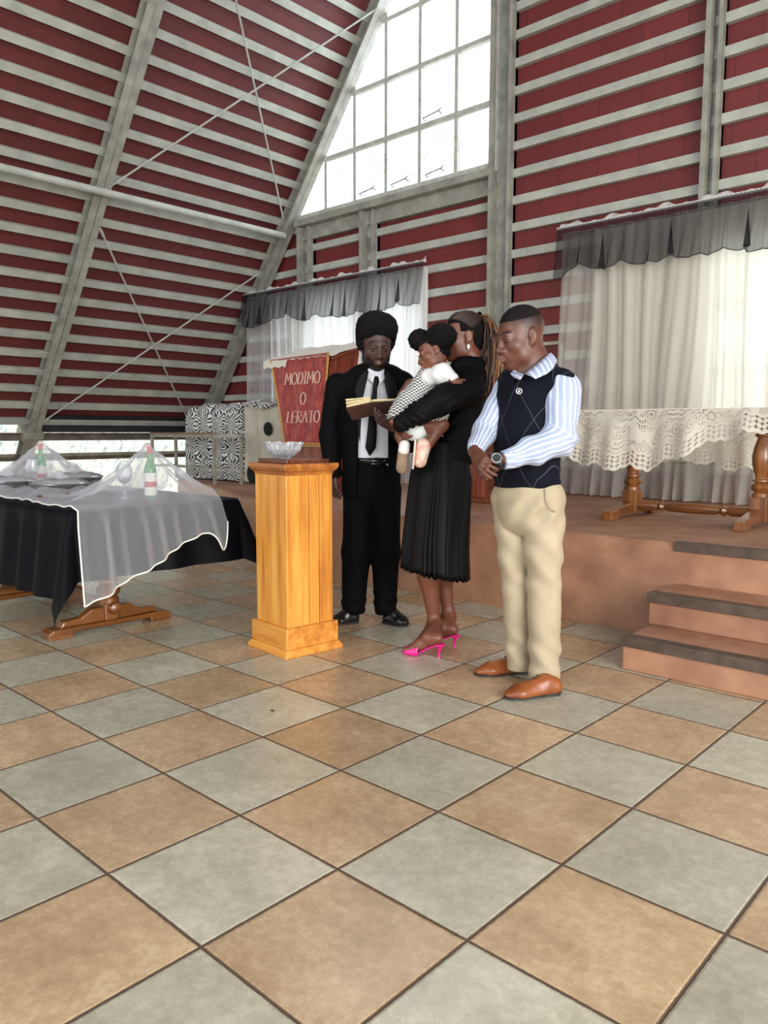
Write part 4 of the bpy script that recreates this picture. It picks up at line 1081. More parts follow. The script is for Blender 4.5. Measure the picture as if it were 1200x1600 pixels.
def shoe(F, heel, toe, w=.046, h=.062, k=.02):
    """low leather shoe from heel point to toe point, both on the ground"""
    heel = np.array(heel, float); toe = np.array(toe, float); d = unit(toe-heel); L = np.linalg.norm(toe-heel); s_ = np.cross(V3(0, 0, 1), d)
    up = V3(0, 0, 1)
    F.cap(heel+d*.035+up*.045, heel+d*.075+up*.052, w*.80, w*.86, k)
    F.cap(heel+d*.04+up*.03, heel+d*L*.72+up*.026, w*.86, w*1.0, k, (up, .75))
    F.cap(heel+d*L*.72+up*.024, heel+d*(L-.032)+up*.020, w*1.0, w*.62, k, (up, .62))
    F.cap(heel+d*.07+up*.062, heel+d*L*.66+up*.040, w*.66, w*.62, k)
    F.cut(heel+up*.012, -up)
def sole(name, heel, toe, mat, parent, w=.047, h=.016, heelh=.028, local=True):
    heel = np.array(heel, float); toe = np.array(toe, float); d = unit(toe-heel); L = np.linalg.norm(toe-heel); s_ = np.cross(V3(0, 0, 1), d)
    out = []
    n = 28
    for i in range(n):
        a = 2*PI*i/n; u = .5-.5*math.cos(a); q = L*u
        ww = w*interp(u, [(0, .55), (.08, .86), (.3, .78), (.5, .86), (.72, 1.03), (.88, .82), (.96, .5), (1, .1)])
        if u < .04: ww = w*.8*math.sqrt(max(0, u/.04))
        out.append(heel+d*q+s_*ww*(1 if a < PI else -1))
    def cone(z0, z1, pts): 
        vs = [(p[0], p[1], z0) for p in pts]+[(p[0], p[1], z1) for p in pts]; m_ = len(pts)
        return MB().add(vs, [tuple(range(m_))[::-1], tuple(range(m_, 2*m_))]+[(i, (i+1) % m_, m_+(i+1) % m_, m_+i) for i in range(m_)])
    mb = cone(heel[2]+.006, heel[2]+h, out)
    hp = [heel+d*(.005+.062*(.5-.5*math.cos(2*PI*i/16)))+s_*w*.78*math.sin(2*PI*i/16)*(1 if 1 else 0) for i in range(16)]
    mb2 = cone(heel[2], heel[2]+.014, hp)
    mb.add(mb2.v, mb2.f)
    return obj(name, mb, mat, parent, local=True)
# ================================================================== man in the black suit
SK1 = skin_mat('deep_brown_skin', RGB(74, 47, 38), RGB(52, 32, 26), RGB(118, 66, 62), .5)
HAIRB = mottled('black_coily_hair', RGB(7, 6, 7), RGB(18, 15, 15), 60, .95, bs=.9, spec=.2)
SUIT = mottled('black_suit_wool', RGB(3, 3, 5), RGB(6, 6, 8), 40, .8, bs=.08, spec=.12)
SHIRT = mottled('white_shirt_cotton', RGB(218, 220, 226), RGB(238, 240, 244), 5, .75, bs=.05)
TIE = mottled('black_tie_silk', RGB(4, 4, 6), RGB(8, 8, 10), 60, .6, bs=.1, spec=.2)
LEATHB = mottled('black_leather', RGB(10, 10, 11), RGB(20, 20, 21), 30, .25, bs=.05)
METAL = mottled('polished_metal', RGB(190, 190, 190), RGB(215, 215, 215), 20, .2, metal=1)
p1_, J = person(580, 975, 'man in a black suit and black tie reading from an open book')
FW = fdir(-10); FWH = fdir(-12, -20)
RT = np.cross(FW, V3(0, 0, 1))      # his right = picture left
hc = J(588, 539, -.02)
nb = J(588, 590, .03)
F = Field((-.42, -.42, 0), (.42, .32, 1.86), .0038)
H1 = Head(F, hc, FWH, 1.14, child=False, wide=1.02, neck=nb, nr=.056)
# trunk, arms and legs under the clothes, one skin
F.cap(J(583, 618, .04), J(580, 690, .04), .12, .115, .05, (FW, .7)); F.cap(J(580, 690, .04), J(580, 745, .04), .115, .12, .05, (FW, .75))
F.cap(J(541, 600, .03), J(622, 598, .03), .055, .055, .05)
ra = [J(527, 602, .03), J(517, 676, .03), J(521, 735, -.01)]; la = [J(628, 600, .03), J(641, 690, -.06), J(619, 670, -.27)]
F.chain(ra, [.05, .042, .028]); F.chain(la, [.05, .042, .028])
hand(F, J(521, 740, -.01), J(523, 785, -.03)-J(521, 740, -.01), V3(.8, .5, 0), -1, (22, 26, 30, 34), 1.0)
hd = J(586, 650, -.32)-la[2]
hand(F, la[2], hd, V3(.1, .75, .6), -1, (10, 14, 18, 24), 1.0, thumb=(40, 15))
hipl, hipr = J(563, 752, .04), J(603, 752, .04)
F.chain([hipl, J(557, 862, .02), J(552, 950, .05)], [.075, .055, .04]); F.chain([hipr, J(604, 862, .02), J(603, 952, .05)], [.075, .055, .04])
for a, q in ((J(552, 950, .05), J(534, 974, 0)), (J(603, 952, .05), J(618, 978, -.03))): F.cap(V3(a[0], a[1], .08), V3(q[0], q[1], .045)*.5+V3(a[0], a[1], .05)*.5, .034, .018)
def beardmask(v):
    p = H1.loc(v); z = p[:, 2]; y = p[:, 1]; x = np.abs(p[:, 0])
    m = np.clip((-.045-z)/.012, 0, 1)*(y > -.03)
    m = m*np.clip(((x/.026)**2+((z+.066)/.018)**2-1)*3, 0, 1)
    m = np.maximum(m, np.clip((.0-z)/.02, 0, 1)*np.clip((x-.062)/.004, 0, 1)*(y > -.01)*(y < .05))
    return m*.95*(z > -.16)
skin('body', F, SK1, p1_, dict(lips=H1.lips, brow=H1.brow, lash=H1.lash, mouth=H1.mouth, teeth=H1.teeth, stubble=beardmask))
# hair: rounded afro
F = Field(hc-.2, hc+.22, .0045)
P = H1.P
for c, r in (((0, -.035, .085), (.098, .100, .080)), ((0, -.06, .02), (.092, .075, .09)), ((.05, .0, .085), (.052, .072, .062)), ((-.05, .0, .085), (.052, .072, .062)), ((0, .035, .105), (.070, .045, .045)), ((.072, -.02, .025), (.026, .05, .062)), ((-.072, -.02, .025), (.026, .05, .062))):
    F.ell(P(*c), V3(*r)*1.14, H1.R, .03)
Rh = H1.R
def facecut(X, Y, Z):
    q = [X-hc[0], Y-hc[1], Z-hc[2]]
    lx = (q[0]*Rh[0, 0]+q[1]*Rh[1, 0]+q[2]*Rh[2, 0])/1.14; ly = (q[0]*Rh[0, 1]+q[1]*Rh[1, 1]+q[2]*Rh[2, 1])/1.14; lz = (q[0]*Rh[0, 2]+q[1]*Rh[1, 2]+q[2]*Rh[2, 2])/1.14
    # open in front of the face below the hairline
    return np.maximum(np.maximum(.015-ly+np.clip(lz, -.2, .2)*0, lz-(.066-4*lx*lx)), -9)
F.carve(lambda X, Y, Z: facecut(X, Y, Z))
F.wob(lambda X, Y, Z: .002*np.sin(X*520+Y*90)*np.sin(Y*470)*np.sin(Z*500)+.0045*np.sin(X*190)*np.sin(Y*170+1)*np.sin(Z*210)+.003*np.sin(X*90+2)*np.sin(Y*110)*np.sin(Z*100))
skin('hair', F, HAIRB, p1_, smoothing=0)
F = Field(P(0, .03, -.08)-.12, P(0, .03, -.08)+.12, .0035)
for c, r in (((0, .052, -.098), (.040, .036, .026)), ((.046, .024, -.070), (.018, .040, .040)), ((-.046, .024, -.070), (.018, .040, .040)), ((.060, .004, -.035), (.013, .022, .040)), ((-.060, .004, -.035), (.013, .022, .040)), ((.0, .088, -.0505), (.021, .008, .0042))):
    F.ell(P(*c), V3(*r)*1.14, H1.R, .012)
F.carve(lambda X, Y, Z: np.sqrt(((X-P(0, .09, -.064)[0])/1.3)**2+((Z-P(0, .09, -.064)[2])/.75)**2+((Y-P(0, .09, -.064)[1])/2.5)**2)*-1+.020)
F.wob(lambda X, Y, Z: .0012*np.sin(X*400)*np.sin(Y*380)*np.sin(Z*420))
skin('beard', F, HAIRB, p1_, smoothing=0)
# shirt
F = Field((-.3, -.3, .85), (.3, .3, 1.62), .006)
F.cap(J(586, 606, .035), J(582, 660, .03), .150, .150, .05, (FW, .66)); F.cap(J(582, 660, .03), J(583, 742, .04), .150, .14, .05, (FW, .72))
F.cap(J(588, 583, .02), J(588, 600, .02), .066, .075, .02)
skin('shirt', F, SHIRT, p1_)
# collar wings
cw = MB()
for q in (-1, 1):
    b0 = J(588, 586, -.075)
    cw.grid(6, 8, lambda u, v, q=q: b0+RT*(-q)*(.004+.052*v+.006*u)+V3(0, 0, -.005+.030*v)-V3(0, 0, 1)*u*(.055-.02*v)-FW*(-.012+.035*v*v+.0*u)+FW*.010*u)
obj('collar', cw, SHIRT, p1_, smooth=True, local=True, thick=.004)
# tie
tp = [J(588, 588, -.088), J(588, 597, -.098), J(586, 606, -.104), J(583, 640, -.110), J(581, 680, -.112), J(579, 700, -.108), J(578, 712, -.104)]
tw = [.012, .018, .013, .021, .029, .031, .003]
tm = MB()
vs = []
for p, w_ in zip(tp, tw):
    for a in np.linspace(0, 2*PI, 10, endpoint=False): vs.append(p+RT*w_*math.cos(a)+FW*.006*math.sin(a))
tm.add(vs, [(i*10+k, i*10+(k+1) % 10, i*10+10+(k+1) % 10, i*10+10+k) for i in range(len(tp)-1) for k in range(10)]+[tuple(range(10))[::-1], tuple(range(60, 70))])
obj('tie', tm, TIE, p1_, smooth=True, local=True)
# jacket
F = Field((-.42, -.36, .74), (.42, .32, 1.60), .006)
F.cap(J(586, 612, .035), J(582, 665, .035), .178, .176, .05, (FW, .70)); F.cap(J(582, 665, .035), J(580, 768, .04), .172, .178, .05, (FW, .72))
F.cap(J(531, 601, .035), J(630, 599, .035), .064, .064, .05); F.cap(J(560, 588, .04), J(612, 587, .04), .05, .05, .05)
F.chain([J(527, 602, .03), J(515, 680, .03), J(520, 738, -.01)], [.070, .062, .050], .02); F.chain([la[0], la[1], la[2]+(la[1]-la[2])*.12], [.070, .062, .048], .02)
lz = lambda Z: np.clip((1.50-Z)/(1.50-.98), 0, 1.6)
sx0 = J(588, 600, -.1)[0]; sx1 = J(584, 712, -.1)[0]
yc = J(584, 650, -.02)[1]
def opening(X, Y, Z):
    q = lz(Z); xc = sx0+(sx1-sx0)*q+(Y-yc)*.17; hw = np.where(Z > 1.5, .048, .048+.030*np.clip(q*3, 0, 1)+.010*q)
    return np.maximum(np.abs(X-xc)-hw, Y-yc-.05*0)
F.carve(opening)
F.carve(lambda X, Y, Z: np.sqrt((X-nb[0])**2+(Y-nb[1]+.01)**2)-.066+(Z < 1.35)*9)
F.cut(J(580, 776, 0), (0, 0, -1)); 
F.cut(la[2]+(la[1]-la[2])*.10, la[2]-la[1]) if False else None
F.wob(lambda X, Y, Z: .0018*np.sin(Z*30+X*28)*np.sin(Y*24+X*14))
jk = skin('jacket', F, SUIT, p1_)
# lapels
lp = MB()
for q, xs_ in ((1, -1), (-1, 1)):
    def LP(u, v, xs_=xs_):
        z = 1.505-.40*u; qq = (1.50-z)/.52; xc = sx0+(sx1-sx0)*qq
        w_ = interp(u, [(0, .02), (.12, .05), (.3, .062), (.36, .040), (.7, .026), (1, .004)])
        hw = .048+.030*min(1, qq*3)+.010*qq
        x = xc+xs_*(hw-.004+w_*v)
        base = J(586, 640, 0)
        y = yc-.135*.92*math.sqrt(max(.05, 1-((x-xc)/.19)**2))+.035*(1-min(1, u*3))-.006
        return (x, y-.018*xs_*0+(x-xc)*.17, z+.012*v)
    lp.grid(26, 6, LP)
obj('lapels', lp, TIE, jk, smooth=True, local=True, thick=.005)
# belt and trousers
F = Field((-.3, -.3, 0), (.3, .32, 1.10), .006)
F.cap(J(581, 722, .04), J(582, 762, .04), .138, .150, .04, (FW, .78))
F.chain([J(560, 765, .04), J(557, 862, .03), J(552, 948, .04)], [.092, .086, .074], .03); F.chain([J(604, 765, .04), J(603, 862, .03), J(602, 950, .04)], [.090, .084, .070], .03)
F.cut((0, 0, J(580, 716, .0)[2]), (0, 0, 1)); F.cut((0, 0, .055), (0, 0, -1))
F.wob(lambda X, Y, Z: .0045*np.exp(-((Z-.12)/.07)**2)*np.sin(Z*85+X*34)+.0015*np.sin(Z*12+X*70))
skin('trousers', F, SUIT, p1_)
bp = J(581, 719, .04)
bt = MB()
ring = [bp+RT*.141*math.cos(a)+FW*.112*math.sin(a) for a in np.linspace(0, 2*PI, 60, endpoint=False)]
vs = [p+V3(0, 0, z) for z in (-.017, .017) for p in ring]
bt.add(vs, [(i, (i+1) % 60, 60+(i+1) % 60, 60+i) for i in range(60)])
be = obj('belt', bt, LEATHB, p1_, smooth=True, local=True, thick=.005)
bk = bp+FW*.118
obj('buckle', MB().tube([bk+RT*x+V3(0, 0, z) for x, z in ((-.022, -.018), (.022, -.018), (.022, .018), (-.022, .018))], .0035, 6, closed=True).tube([bk+RT*.02, bk-RT*.018+FW*.004], .003, 6), METAL, be, smooth=True, local=True)
for hp, tpp in ((J(560, 961, .04), J(519, 984, -.02)), (J(600, 962, .04), J(637, 988, -.06))):
    hp = V3(hp[0], hp[1], 0); tpp = V3(tpp[0], tpp[1], 0)
    tpp = hp+unit(tpp-hp)*min(np.linalg.norm(tpp-hp), .31)
    F = Field(np.minimum(hp, tpp)-.09, np.maximum(hp, tpp)+V3(.09, .09, .16), .004); shoe(F, hp, tpp)
    sh = skin('shoe', F, LEATHB, p1_)
    sole('sole', hp, tpp, mottled('black_sole', RGB(14, 13, 13), RGB(22, 21, 20), 20, .6), sh)
# the open book he holds: covers towards the room, pages towards him
BKC = mottled('brown_book_cover', RGB(72, 46, 40), RGB(94, 62, 54), 30, .5)
PAGE = mottled('cream_page_block', RGB(206, 186, 138), RGB(232, 216, 172), 120, .8, (1, 1, 8))
B_ = J(588, 645, -.26); bo = J.O+J.r*B_[0]+J.a*B_[1]+V3(0, 0, B_[2])
bk_ = thing('open_book', tuple(bo), 'open brown hymn book with cream pages held by the man in the black suit', 'book', rz=YAW)
def bl(px, py, aw): return J(px, py, aw)-B_
s_b, s_t = bl(590, 647, -.21), bl(581, 628, -.32)
def bookside(ob, ot, nlay, th):
    ob = ot+(s_b-s_t)*1.02
    """cover quad from the spine to the outer edge; pages stacked on the reader side"""
    n = unit(np.cross(ob-s_b, s_t-s_b)); n = n if n[1] > 0 else -n
    def C(u, v, o): return (s_b*(1-v)+s_t*v)*(1-u)+(ob*(1-v)+ot*v)*u+n*o
    cv = MB(); vs = [C(u, v, o) for o in (-.004, 0) for v in (0, 1) for u in (0, 1)]
    cv.add(vs, [(0, 2, 3, 1), (4, 5, 7, 6), (0, 1, 5, 4), (2, 6, 7, 3), (0, 4, 6, 2), (1, 3, 7, 5)])
    pg = []
    for k in range(nlay):
        mb = MB(); pr = [(.01, .0005), (.03, th*.75), (.15, th), (.5, th*.95), (.85, th*.8), (.96-.02*k, th*.6), (.965-.02*k, .0005)]
        o0 = k*th*.95
        vs = [C(u*(1+.0*k), v, o+.004+o0+(.012*k*u*u)) for v in (.02, .985) for u, o in pr]; m_ = len(pr)
        mb.add(vs, [tuple(range(m_)), tuple(range(m_, 2*m_))[::-1]]+[(i, i+1, m_+i+1, m_+i) for i in range(m_-1)]+[(m_-1, 0, m_, 2*m_-1)])
        pg.append(mb)
    return cv, pg
cl_, pl_ = bookside(bl(553, 665, -.22), bl(540, 637, -.34), 3, .013)
cr_, pr_ = bookside(bl(628, 644, -.21), bl(622, 626, -.32), 1, .014)
obj('cover', cl_, BKC, bk_, local=True, bevel=.001); obj('cover', cr_, BKC, bk_, local=True, bevel=.001)
for mb in pl_+pr_: obj('page_block', mb, PAGE, bk_, local=True)
RIB = mottled('cream_ribbon', RGB(220, 210, 190), RGB(235, 226, 208), 30, .5)
mb = MB().tube([s_t+V3(0, 0, .012), s_t*.5+s_b*.5-V3(0, .008, 0), s_b-V3(0, .006, 0), s_b-V3(0, .004, .012)], .0025, 5)
obj('ribbon', mb, RIB, bk_, local=True, smooth=True)
# ================================================================== woman in black holding the child
SK2 = skin_mat('warm_brown_skin', RGB(118, 70, 50), RGB(92, 52, 38), RGB(140, 74, 68), .40)
p2_, J = person(690, 1008, 'woman with long golden brown braids in black jacket and skirt holding a small child')
W_O = J.O.copy(); JW = J
FW = fdir(86); RT = np.cross(FW, V3(0, 0, 1))
hc = J(722, 527, 0); FH = fdir(76, -5)
F = Field((-.42, -.42, 0), (.42, .34, 1.82), .0038)
H2 = Head(F, hc, FH, 1.06, wide=.97, neck=J(742, 572, .0), nr=.048)
F.cap(J(733, 610, 0), J(712, 690, 0), .105, .09, .05, (FW, .75)); F.cap(J(712, 690, 0), J(694, 735, 0), .095, .125, .05, (FW, .8))
F.cap(J(735, 592, -.13), J(738, 592, .13), .045, .045, .05)
la = [J(734, 608, -.160), J(694, 624, -.26), J(622, 664, -.24)]
ra = [J(734, 598, .165), J(705, 660, .20), J(650, 662, .06)]
F.chain(la, [.042, .038, .024]); F.chain(ra, [.042, .036, .024])
hand(F, J(617, 664, -.235), J(640, 690, -.16)-J(617, 664, -.235), V3(.55, .3, .8), -1, (14, 18, 22, 26), .92, thumb=(35, 10))
hand(F, ra[2], V3(-1, -.2, 0), V3(0, -1, .2), 1, (20, 22, 24, 26), .92)
# legs and feet in heels
an, af = J(679, 974, -.04), J(701, 961, .05)
F.chain([J(690, 750, -.08), J(673, 850, -.05), J(670, 900, -.05), an], [.08, .058, .056, .030], .03)
F.chain([J(694, 750, .08), J(690, 850, .06), J(692, 900, .06), af], [.08, .058, .054, .029], .03)
def bare_foot(ank, heel, toe, s=1.):
    d = unit((toe-heel)*V3(1, 1, 0)); sd = np.cross(V3(0, 0, 1), d); up = V3(0, 0, 1)
    F.cap(ank, heel+d*.018+up*.032, .031*s, .024*s, .04); F.cap(ank-up*.02, heel+d*.07+up*.030, .030*s, .028*s, .04)
    mid = heel*.42+toe*.58+up*.018; ball = heel*.22+toe*.78+up*.016
    F.cap(ank+d*.01-up*.015, mid+up*.014, .030*s, .026*s, .02); F.cap(heel+d*.014+up*.026, ball, .025*s, .024*s, .03)
    F.cap(mid, ball, .030*s, .032*s, .015, (up, .62))
    for i, o in enumerate((.022, .010, -.001, -.012, -.022)):
        F.cap(ball+sd*o, ball+sd*o*1.05+d*(.042-.004*i)-up*.007, .0105 if i == 0 else .0085, .0095 if i == 0 else .0072, .006)
tn_, hn = J.g(631, 1020), J.g(686, 1027); tf_, hf = J.g(658, 1003), J.g(710, 1012)
hn_top = J(692, 998, -.06); hf_top = J(714, 986, .03)
def lift(heel_tip, z): return V3(heel_tip[0], heel_tip[1], z)
dn = unit(tn_-hn); df_ = unit(tf_-hf)
HN = hn-dn*.004+V3(0, 0, .072); HF = hf-df_*.004+V3(0, 0, .072)
TN = hn+dn*.190; TF = hf+df_*.190
bare_foot(an, HN-V3(0, 0, .0), TN); bare_foot(af, HF, TF)
skin('body', F, SK2, p2_, dict(lips=H2.lips, brow=H2.brow, lash=H2.lash, mouth=H2.mouth))
PINK = mottled('hot_pink_satin', RGB(214, 12, 120), RGB(240, 24, 140), 20, .3, bs=.03)
for H_, T_, tip in ((HN, TN, hn), (HF, TF, hf)):
    d = unit((T_-H_)*V3(1, 1, 0)); sd = np.cross(V3(0, 0, 1), d); up = V3(0, 0, 1)
    mb = MB()
    def SP(u, v):
        q = -.03+.235*u; w_ = interp(u, [(0, .004), (.03, .018), (.12, .027), (.35, .024), (.6, .034), (.75, .036), (.9, .026), (.97, .012), (1, .002)])
        z = interp(u, [(0, .070), (.15, .068), (.35, .048), (.55, .020), (.7, .006), (.85, .004), (1, .007)])
        return V3(tip[0], tip[1], 0)+d*q+sd*w_*(2*v-1)+up*z
    mb.grid(24, 7, SP)
    s1 = obj('mule', mb, PINK, p2_, smooth=True, local=True, thick=.006)
    s1.data.name = 'mule'
    mb = MB()
    def BD_(u, v):
        q = .105+.082*u; a = PI*(v*1.04-.02); w_ = .043-.010*u; hh = .066-.036*u
        return V3(tip[0], tip[1], 0)+d*q+sd*w_*math.cos(a)+up*(.006+hh*math.sin(a))
    mb.grid(8, 20, BD_)
    obj('vamp_band', mb, PINK, s1, smooth=True, local=True, thick=.004)
    obj('heel', MB().tube([V3(tip[0], tip[1], .066)-d*.006, V3(tip[0], tip[1], .052)-d*.004, V3(tip[0], tip[1], .030), V3(tip[0], tip[1], .012), V3(tip[0], tip[1], 0)], [.018, .011, .0055, .005, .008], 10), PINK, s1, smooth=.8, local=True)
# skirt: pleated velvet
VB = mottled('black_pleated_velvet', RGB(1, 1, 2), RGB(4, 4, 5), 12, .5, (1, 1, .15), .1, spec=.16, sheen=0)
rows = [(J(692, 688, 0), .118, .125, 0), (J(691, 712, 0), .140, .145, 0), (J(689, 745, 0), .165, .165, .3), (J(684, 800, 0), .172, .175, .7), (J(680, 850, 0), .178, .185, .9), (J(679, 893, 0), .186, .195, 1.)]
NP = 42
def SK(u, v):
    q = v*(len(rows)-1); i = min(int(q), len(rows)-2); f_ = q-i
    c = rows[i][0]*(1-f_)+rows[i+1][0]*f_; a_, b_, pl = [rows[i][k]*(1-f_)+rows[i+1][k]*f_ for k in (1, 2, 3)]
    th_ = 2*PI*u+.05*math.sin(v*4+u*30)*v
    t_ = (u*NP+.7*math.sin(u*23)+.5*math.sin(u*61+v*.8)) % 1.
    saw = (t_/.78 if t_ < .78 else (1-t_)/.22)
    r_ = 1+((.055+.045*math.sin(u*37))*(saw-.5))*(.35+.65*pl)+.02*math.sin(th_*3+1)*pl
    return (c[0]+a_*r_*math.cos(th_), c[1]+b_*r_*math.sin(th_), c[2]-.035*v*math.cos(th_)-.012*v*saw)
mb = MB().grid(NP*9+1, 24, SK); obj('skirt', mb, VB, p2_, smooth=True, local=True, thick=.003)
# jacket
JK2 = mottled('black_jacket_cloth', RGB(4, 4, 5), RGB(9, 8, 9), 30, .7, bs=.1, spec=.15)
F = Field((-.42, -.46, .72), (.36, .34, 1.56), .006)
F.cap(J(728, 612, 0), J(713, 688, 0), .140, .125, .05, (FW, .82)); F.cap(J(722, 574, -.05), J(742, 572, -.02), .060, .062, .05); F.cap(J(716, 688, 0), J(700, 712, 0), .125, .140, .04, (FW, .85))
F.cap(J(733, 596, -.12), J(736, 596, .12), .060, .060, .06); F.cap(J(738, 578, 0), J(740, 592, 0), .062, .085, .03)
F.cap(J(734, 640, .0), J(729, 714, .0), .070, .03, .05)
F.chain([la[0], la[1]], [.082, .074], .03); F.chain([la[1], J(655, 645, -.26), J(626, 662, -.245)], [.074, .058, .044], .02)
F.chain(ra[:2]+[ra[2]+V3(.06, .03, 0)], [.068, .058, .045], .02)
F.carve(lambda X, Y, Z: np.sqrt((X-J(741, 560, 0)[0])**2+(Y-J(741, 560, 0)[1])**2)-.052+(Z < 1.30)*9)
F.wob(lambda X, Y, Z: .007*np.exp(-((X-la[2][0]-.06)/.07)**2)*np.sin(X*120+Z*190+2*np.sin(Y*40))+.004*np.exp(-((X-la[1][0]-.03)/.06)**2)*np.sin(X*60-Z*90)+.0025*np.sin(Z*38+X*30)*np.sin(X*22+Y*30))
j2 = skin('jacket', F, JK2, p2_)
obj('collar', MB().grid(30, 5, lambda u, v: J(740, 568, 0)+V3((.058+.012*v)*math.cos(2*PI*u), (.060+.012*v)*math.sin(2*PI*u), .012-.030*v+.010*math.cos(2*PI*u))), JK2, j2, smooth=True, local=True, thick=.006)
for a, b_ in ((J(676, 646, -.135), J(697, 650, -.15)), (J(685, 681, -.13), J(692, 683, -.14))):
    pass
for px, py, qx, qy in ((676, 644, 697, 648), (685, 681, 693, 682)):
    aw = -.148
    obj('zip', MB().tube([J(px, py, aw), J((px+qx)/2, (py+qy)/2-1, aw-.006), J(qx, qy, aw-.004)], .0035, 6), METAL, j2, smooth=True, local=True)
# earring
er = H2.P(-.079, -.002, -.040)
obj('earring', MB().lathe([(.001, 0), (.007, -.006), (.0095, -.016), (.006, -.026), (.001, -.03)], er, 14), mottled('pearl', RGB(236, 230, 216), RGB(250, 246, 236), 10, .2), p2_, smooth=True, local=True)
# hair: rows drawn back to a high tail, long braids
BR, t, b, N, L = nm('golden_brown_braids')
a = N('ShaderNodeAttribute'); a.attribute_name = 'strand'; tc = N('ShaderNodeTexCoord')
wv = noise(t, coords(t, (60, 60, 60)), 3, 2)
c = ramp(t, math_node(t, 'ADD', math_node(t, 'MULTIPLY', a.outputs['Fac'], .8), math_node(t, 'MULTIPLY', wv, .25)), [(.25, RGB(12, 8, 7)), (.5, RGB(58, 32, 18)), (.72, RGB(124, 78, 36)), (.95, RGB(178, 130, 72))])
L(c, b.inputs['Base Color']); b.inputs['Roughness'].default_value = .5
def tubes(name, strands, mat, parent):
    """many tubes in one hair mesh; each (points, radii, tone)"""
    mb = MB(); tone = []
    for pts, rs, tn__ in strands:
        k = len(mb.v); mb.tube(pts, rs, 6); tone += [tn__]*(len(mb.v)-k)
    me = bpy.data.meshes.new(name); me.from_pydata(mb.v, [], mb.f)
    at2 = me.attributes.new('strand', 'FLOAT', 'POINT'); at2.data.foreach_set('value', np.array(tone, np.float32))
    return finish(me, name, mat, parent, True, 0, True)
R = random.Random(11)
tail = H2.P(.0, -.098, .088)
F = Field(hc-.18, hc+.18, .004)
F.ell(H2.P(0, -.022, .040), V3(.079, .098, .083)*1.06, H2.R, .02); F.ell(H2.P(0, -.06, 0), V3(.066, .062, .08)*1.06, H2.R, .02)
F.carve(lambda X, Y, Z: (lambda ly, lz: np.maximum(.030+.25*np.clip(-lz, 0, .1)*0-ly*1., lz-.066)*1.)(((X-hc[0])*H2.R[0, 1]+(Y-hc[1])*H2.R[1, 1]+(Z-hc[2])*H2.R[2, 1])/1.06, ((X-hc[0])*H2.R[0, 2]+(Y-hc[1])*H2.R[1, 2]+(Z-hc[2])*H2.R[2, 2])/1.06))
F.carve(lambda X, Y, Z: (lambda ly, lz: np.maximum(-.035-ly, lz-.020))(((X-hc[0])*H2.R[0, 1]+(Y-hc[1])*H2.R[1, 1]+(Z-hc[2])*H2.R[2, 1])/1.06, ((X-hc[0])*H2.R[0, 2]+(Y-hc[1])*H2.R[1, 2]+(Z-hc[2])*H2.R[2, 2])/1.06))
skin('hair', F, HAIRB, p2_)
st = []
for i in range(46):      # scalp rows
    a = -2.1+4.2*i/45
    # start around the hairline, run over the skull to the tail
    x0 = .074*math.sin(a); lowness = abs(a)/2.1
    p0 = V3(x0, .062-.080*lowness**1.5, .086-.052*lowness**2); 
    pts = []
    for q in np.linspace(0, 1, 9):
        p = p0*(1-q)+V3(0, -.095, .078)*q
        c0 = V3(0, -.02, .038); dv = p-c0; dv = dv/np.sqrt((dv[0]/.080)**2+(dv[1]/.099)**2+(dv[2]/.085)**2)
        pts.append(H2.P(*(c0+dv*(1.0+.06*math.sin(q*PI)))))
    st.append((pts, [.0036]*9, R.uniform(.0, .50)))
strands = []
for i in range(150):
    a = R.uniform(0, 2*PI); rr = R.uniform(.1, 1)**.5
    ox, oy = rr*math.cos(a), rr*math.sin(a)
    end = J(R.uniform(762, 790), R.uniform(610, 700), 0)
    pxs = [(747, 496), (757, 494), (765, 510), (769+3*ox, 545), (770+6*ox, 590), (765+8*ox, 640), (759+8*ox+4*R.random(), 690)]
    Lr = R.uniform(.62, 1.0)
    pts = [tail]
    for k, (px, py) in enumerate(pxs):
        f_ = min(1, k/3); sp = (.012+.040*f_)
        py = 496+(py-496)*Lr if k > 2 else py
        p = J(px, py, 0)+V3(ox*sp*.75, -.04*f_+oy*sp*1.3+.01*math.sin(k*2+i), 0)
        if k < 2: p = p+V3(0, 0, .010*oy)
        pts.append(p+V3(.007*math.sin(i+k*1.7)*f_, 0, 0))
    # smooth + wave
    P_ = []
    for k in range(len(pts)-1):
        for q in (0, .25, .5, .75):
            P_.append(pts[k]*(1-q)+pts[k+1]*q+V3(math.sin(k*3+q*9+i), math.cos(k*3+q*9+i), 0)*.0028*min(1, k/3))
    n_ = len(P_)
    strands.append((P_, [.0042*(1-.45*(j/n_)**2) for j in range(n_)], min(1, max(0, R.gauss(.52, .24)))))
hb = tubes('braids', st+strands, BR, p2_)
obj('hair_tie', MB().tube([tail+H2.R@V3(.026*math.cos(a), 0, .026*math.sin(a)) for a in np.linspace(0, 2*PI, 16, endpoint=False)], .009, 8, closed=True), SUIT, p2_, smooth=True, local=True)

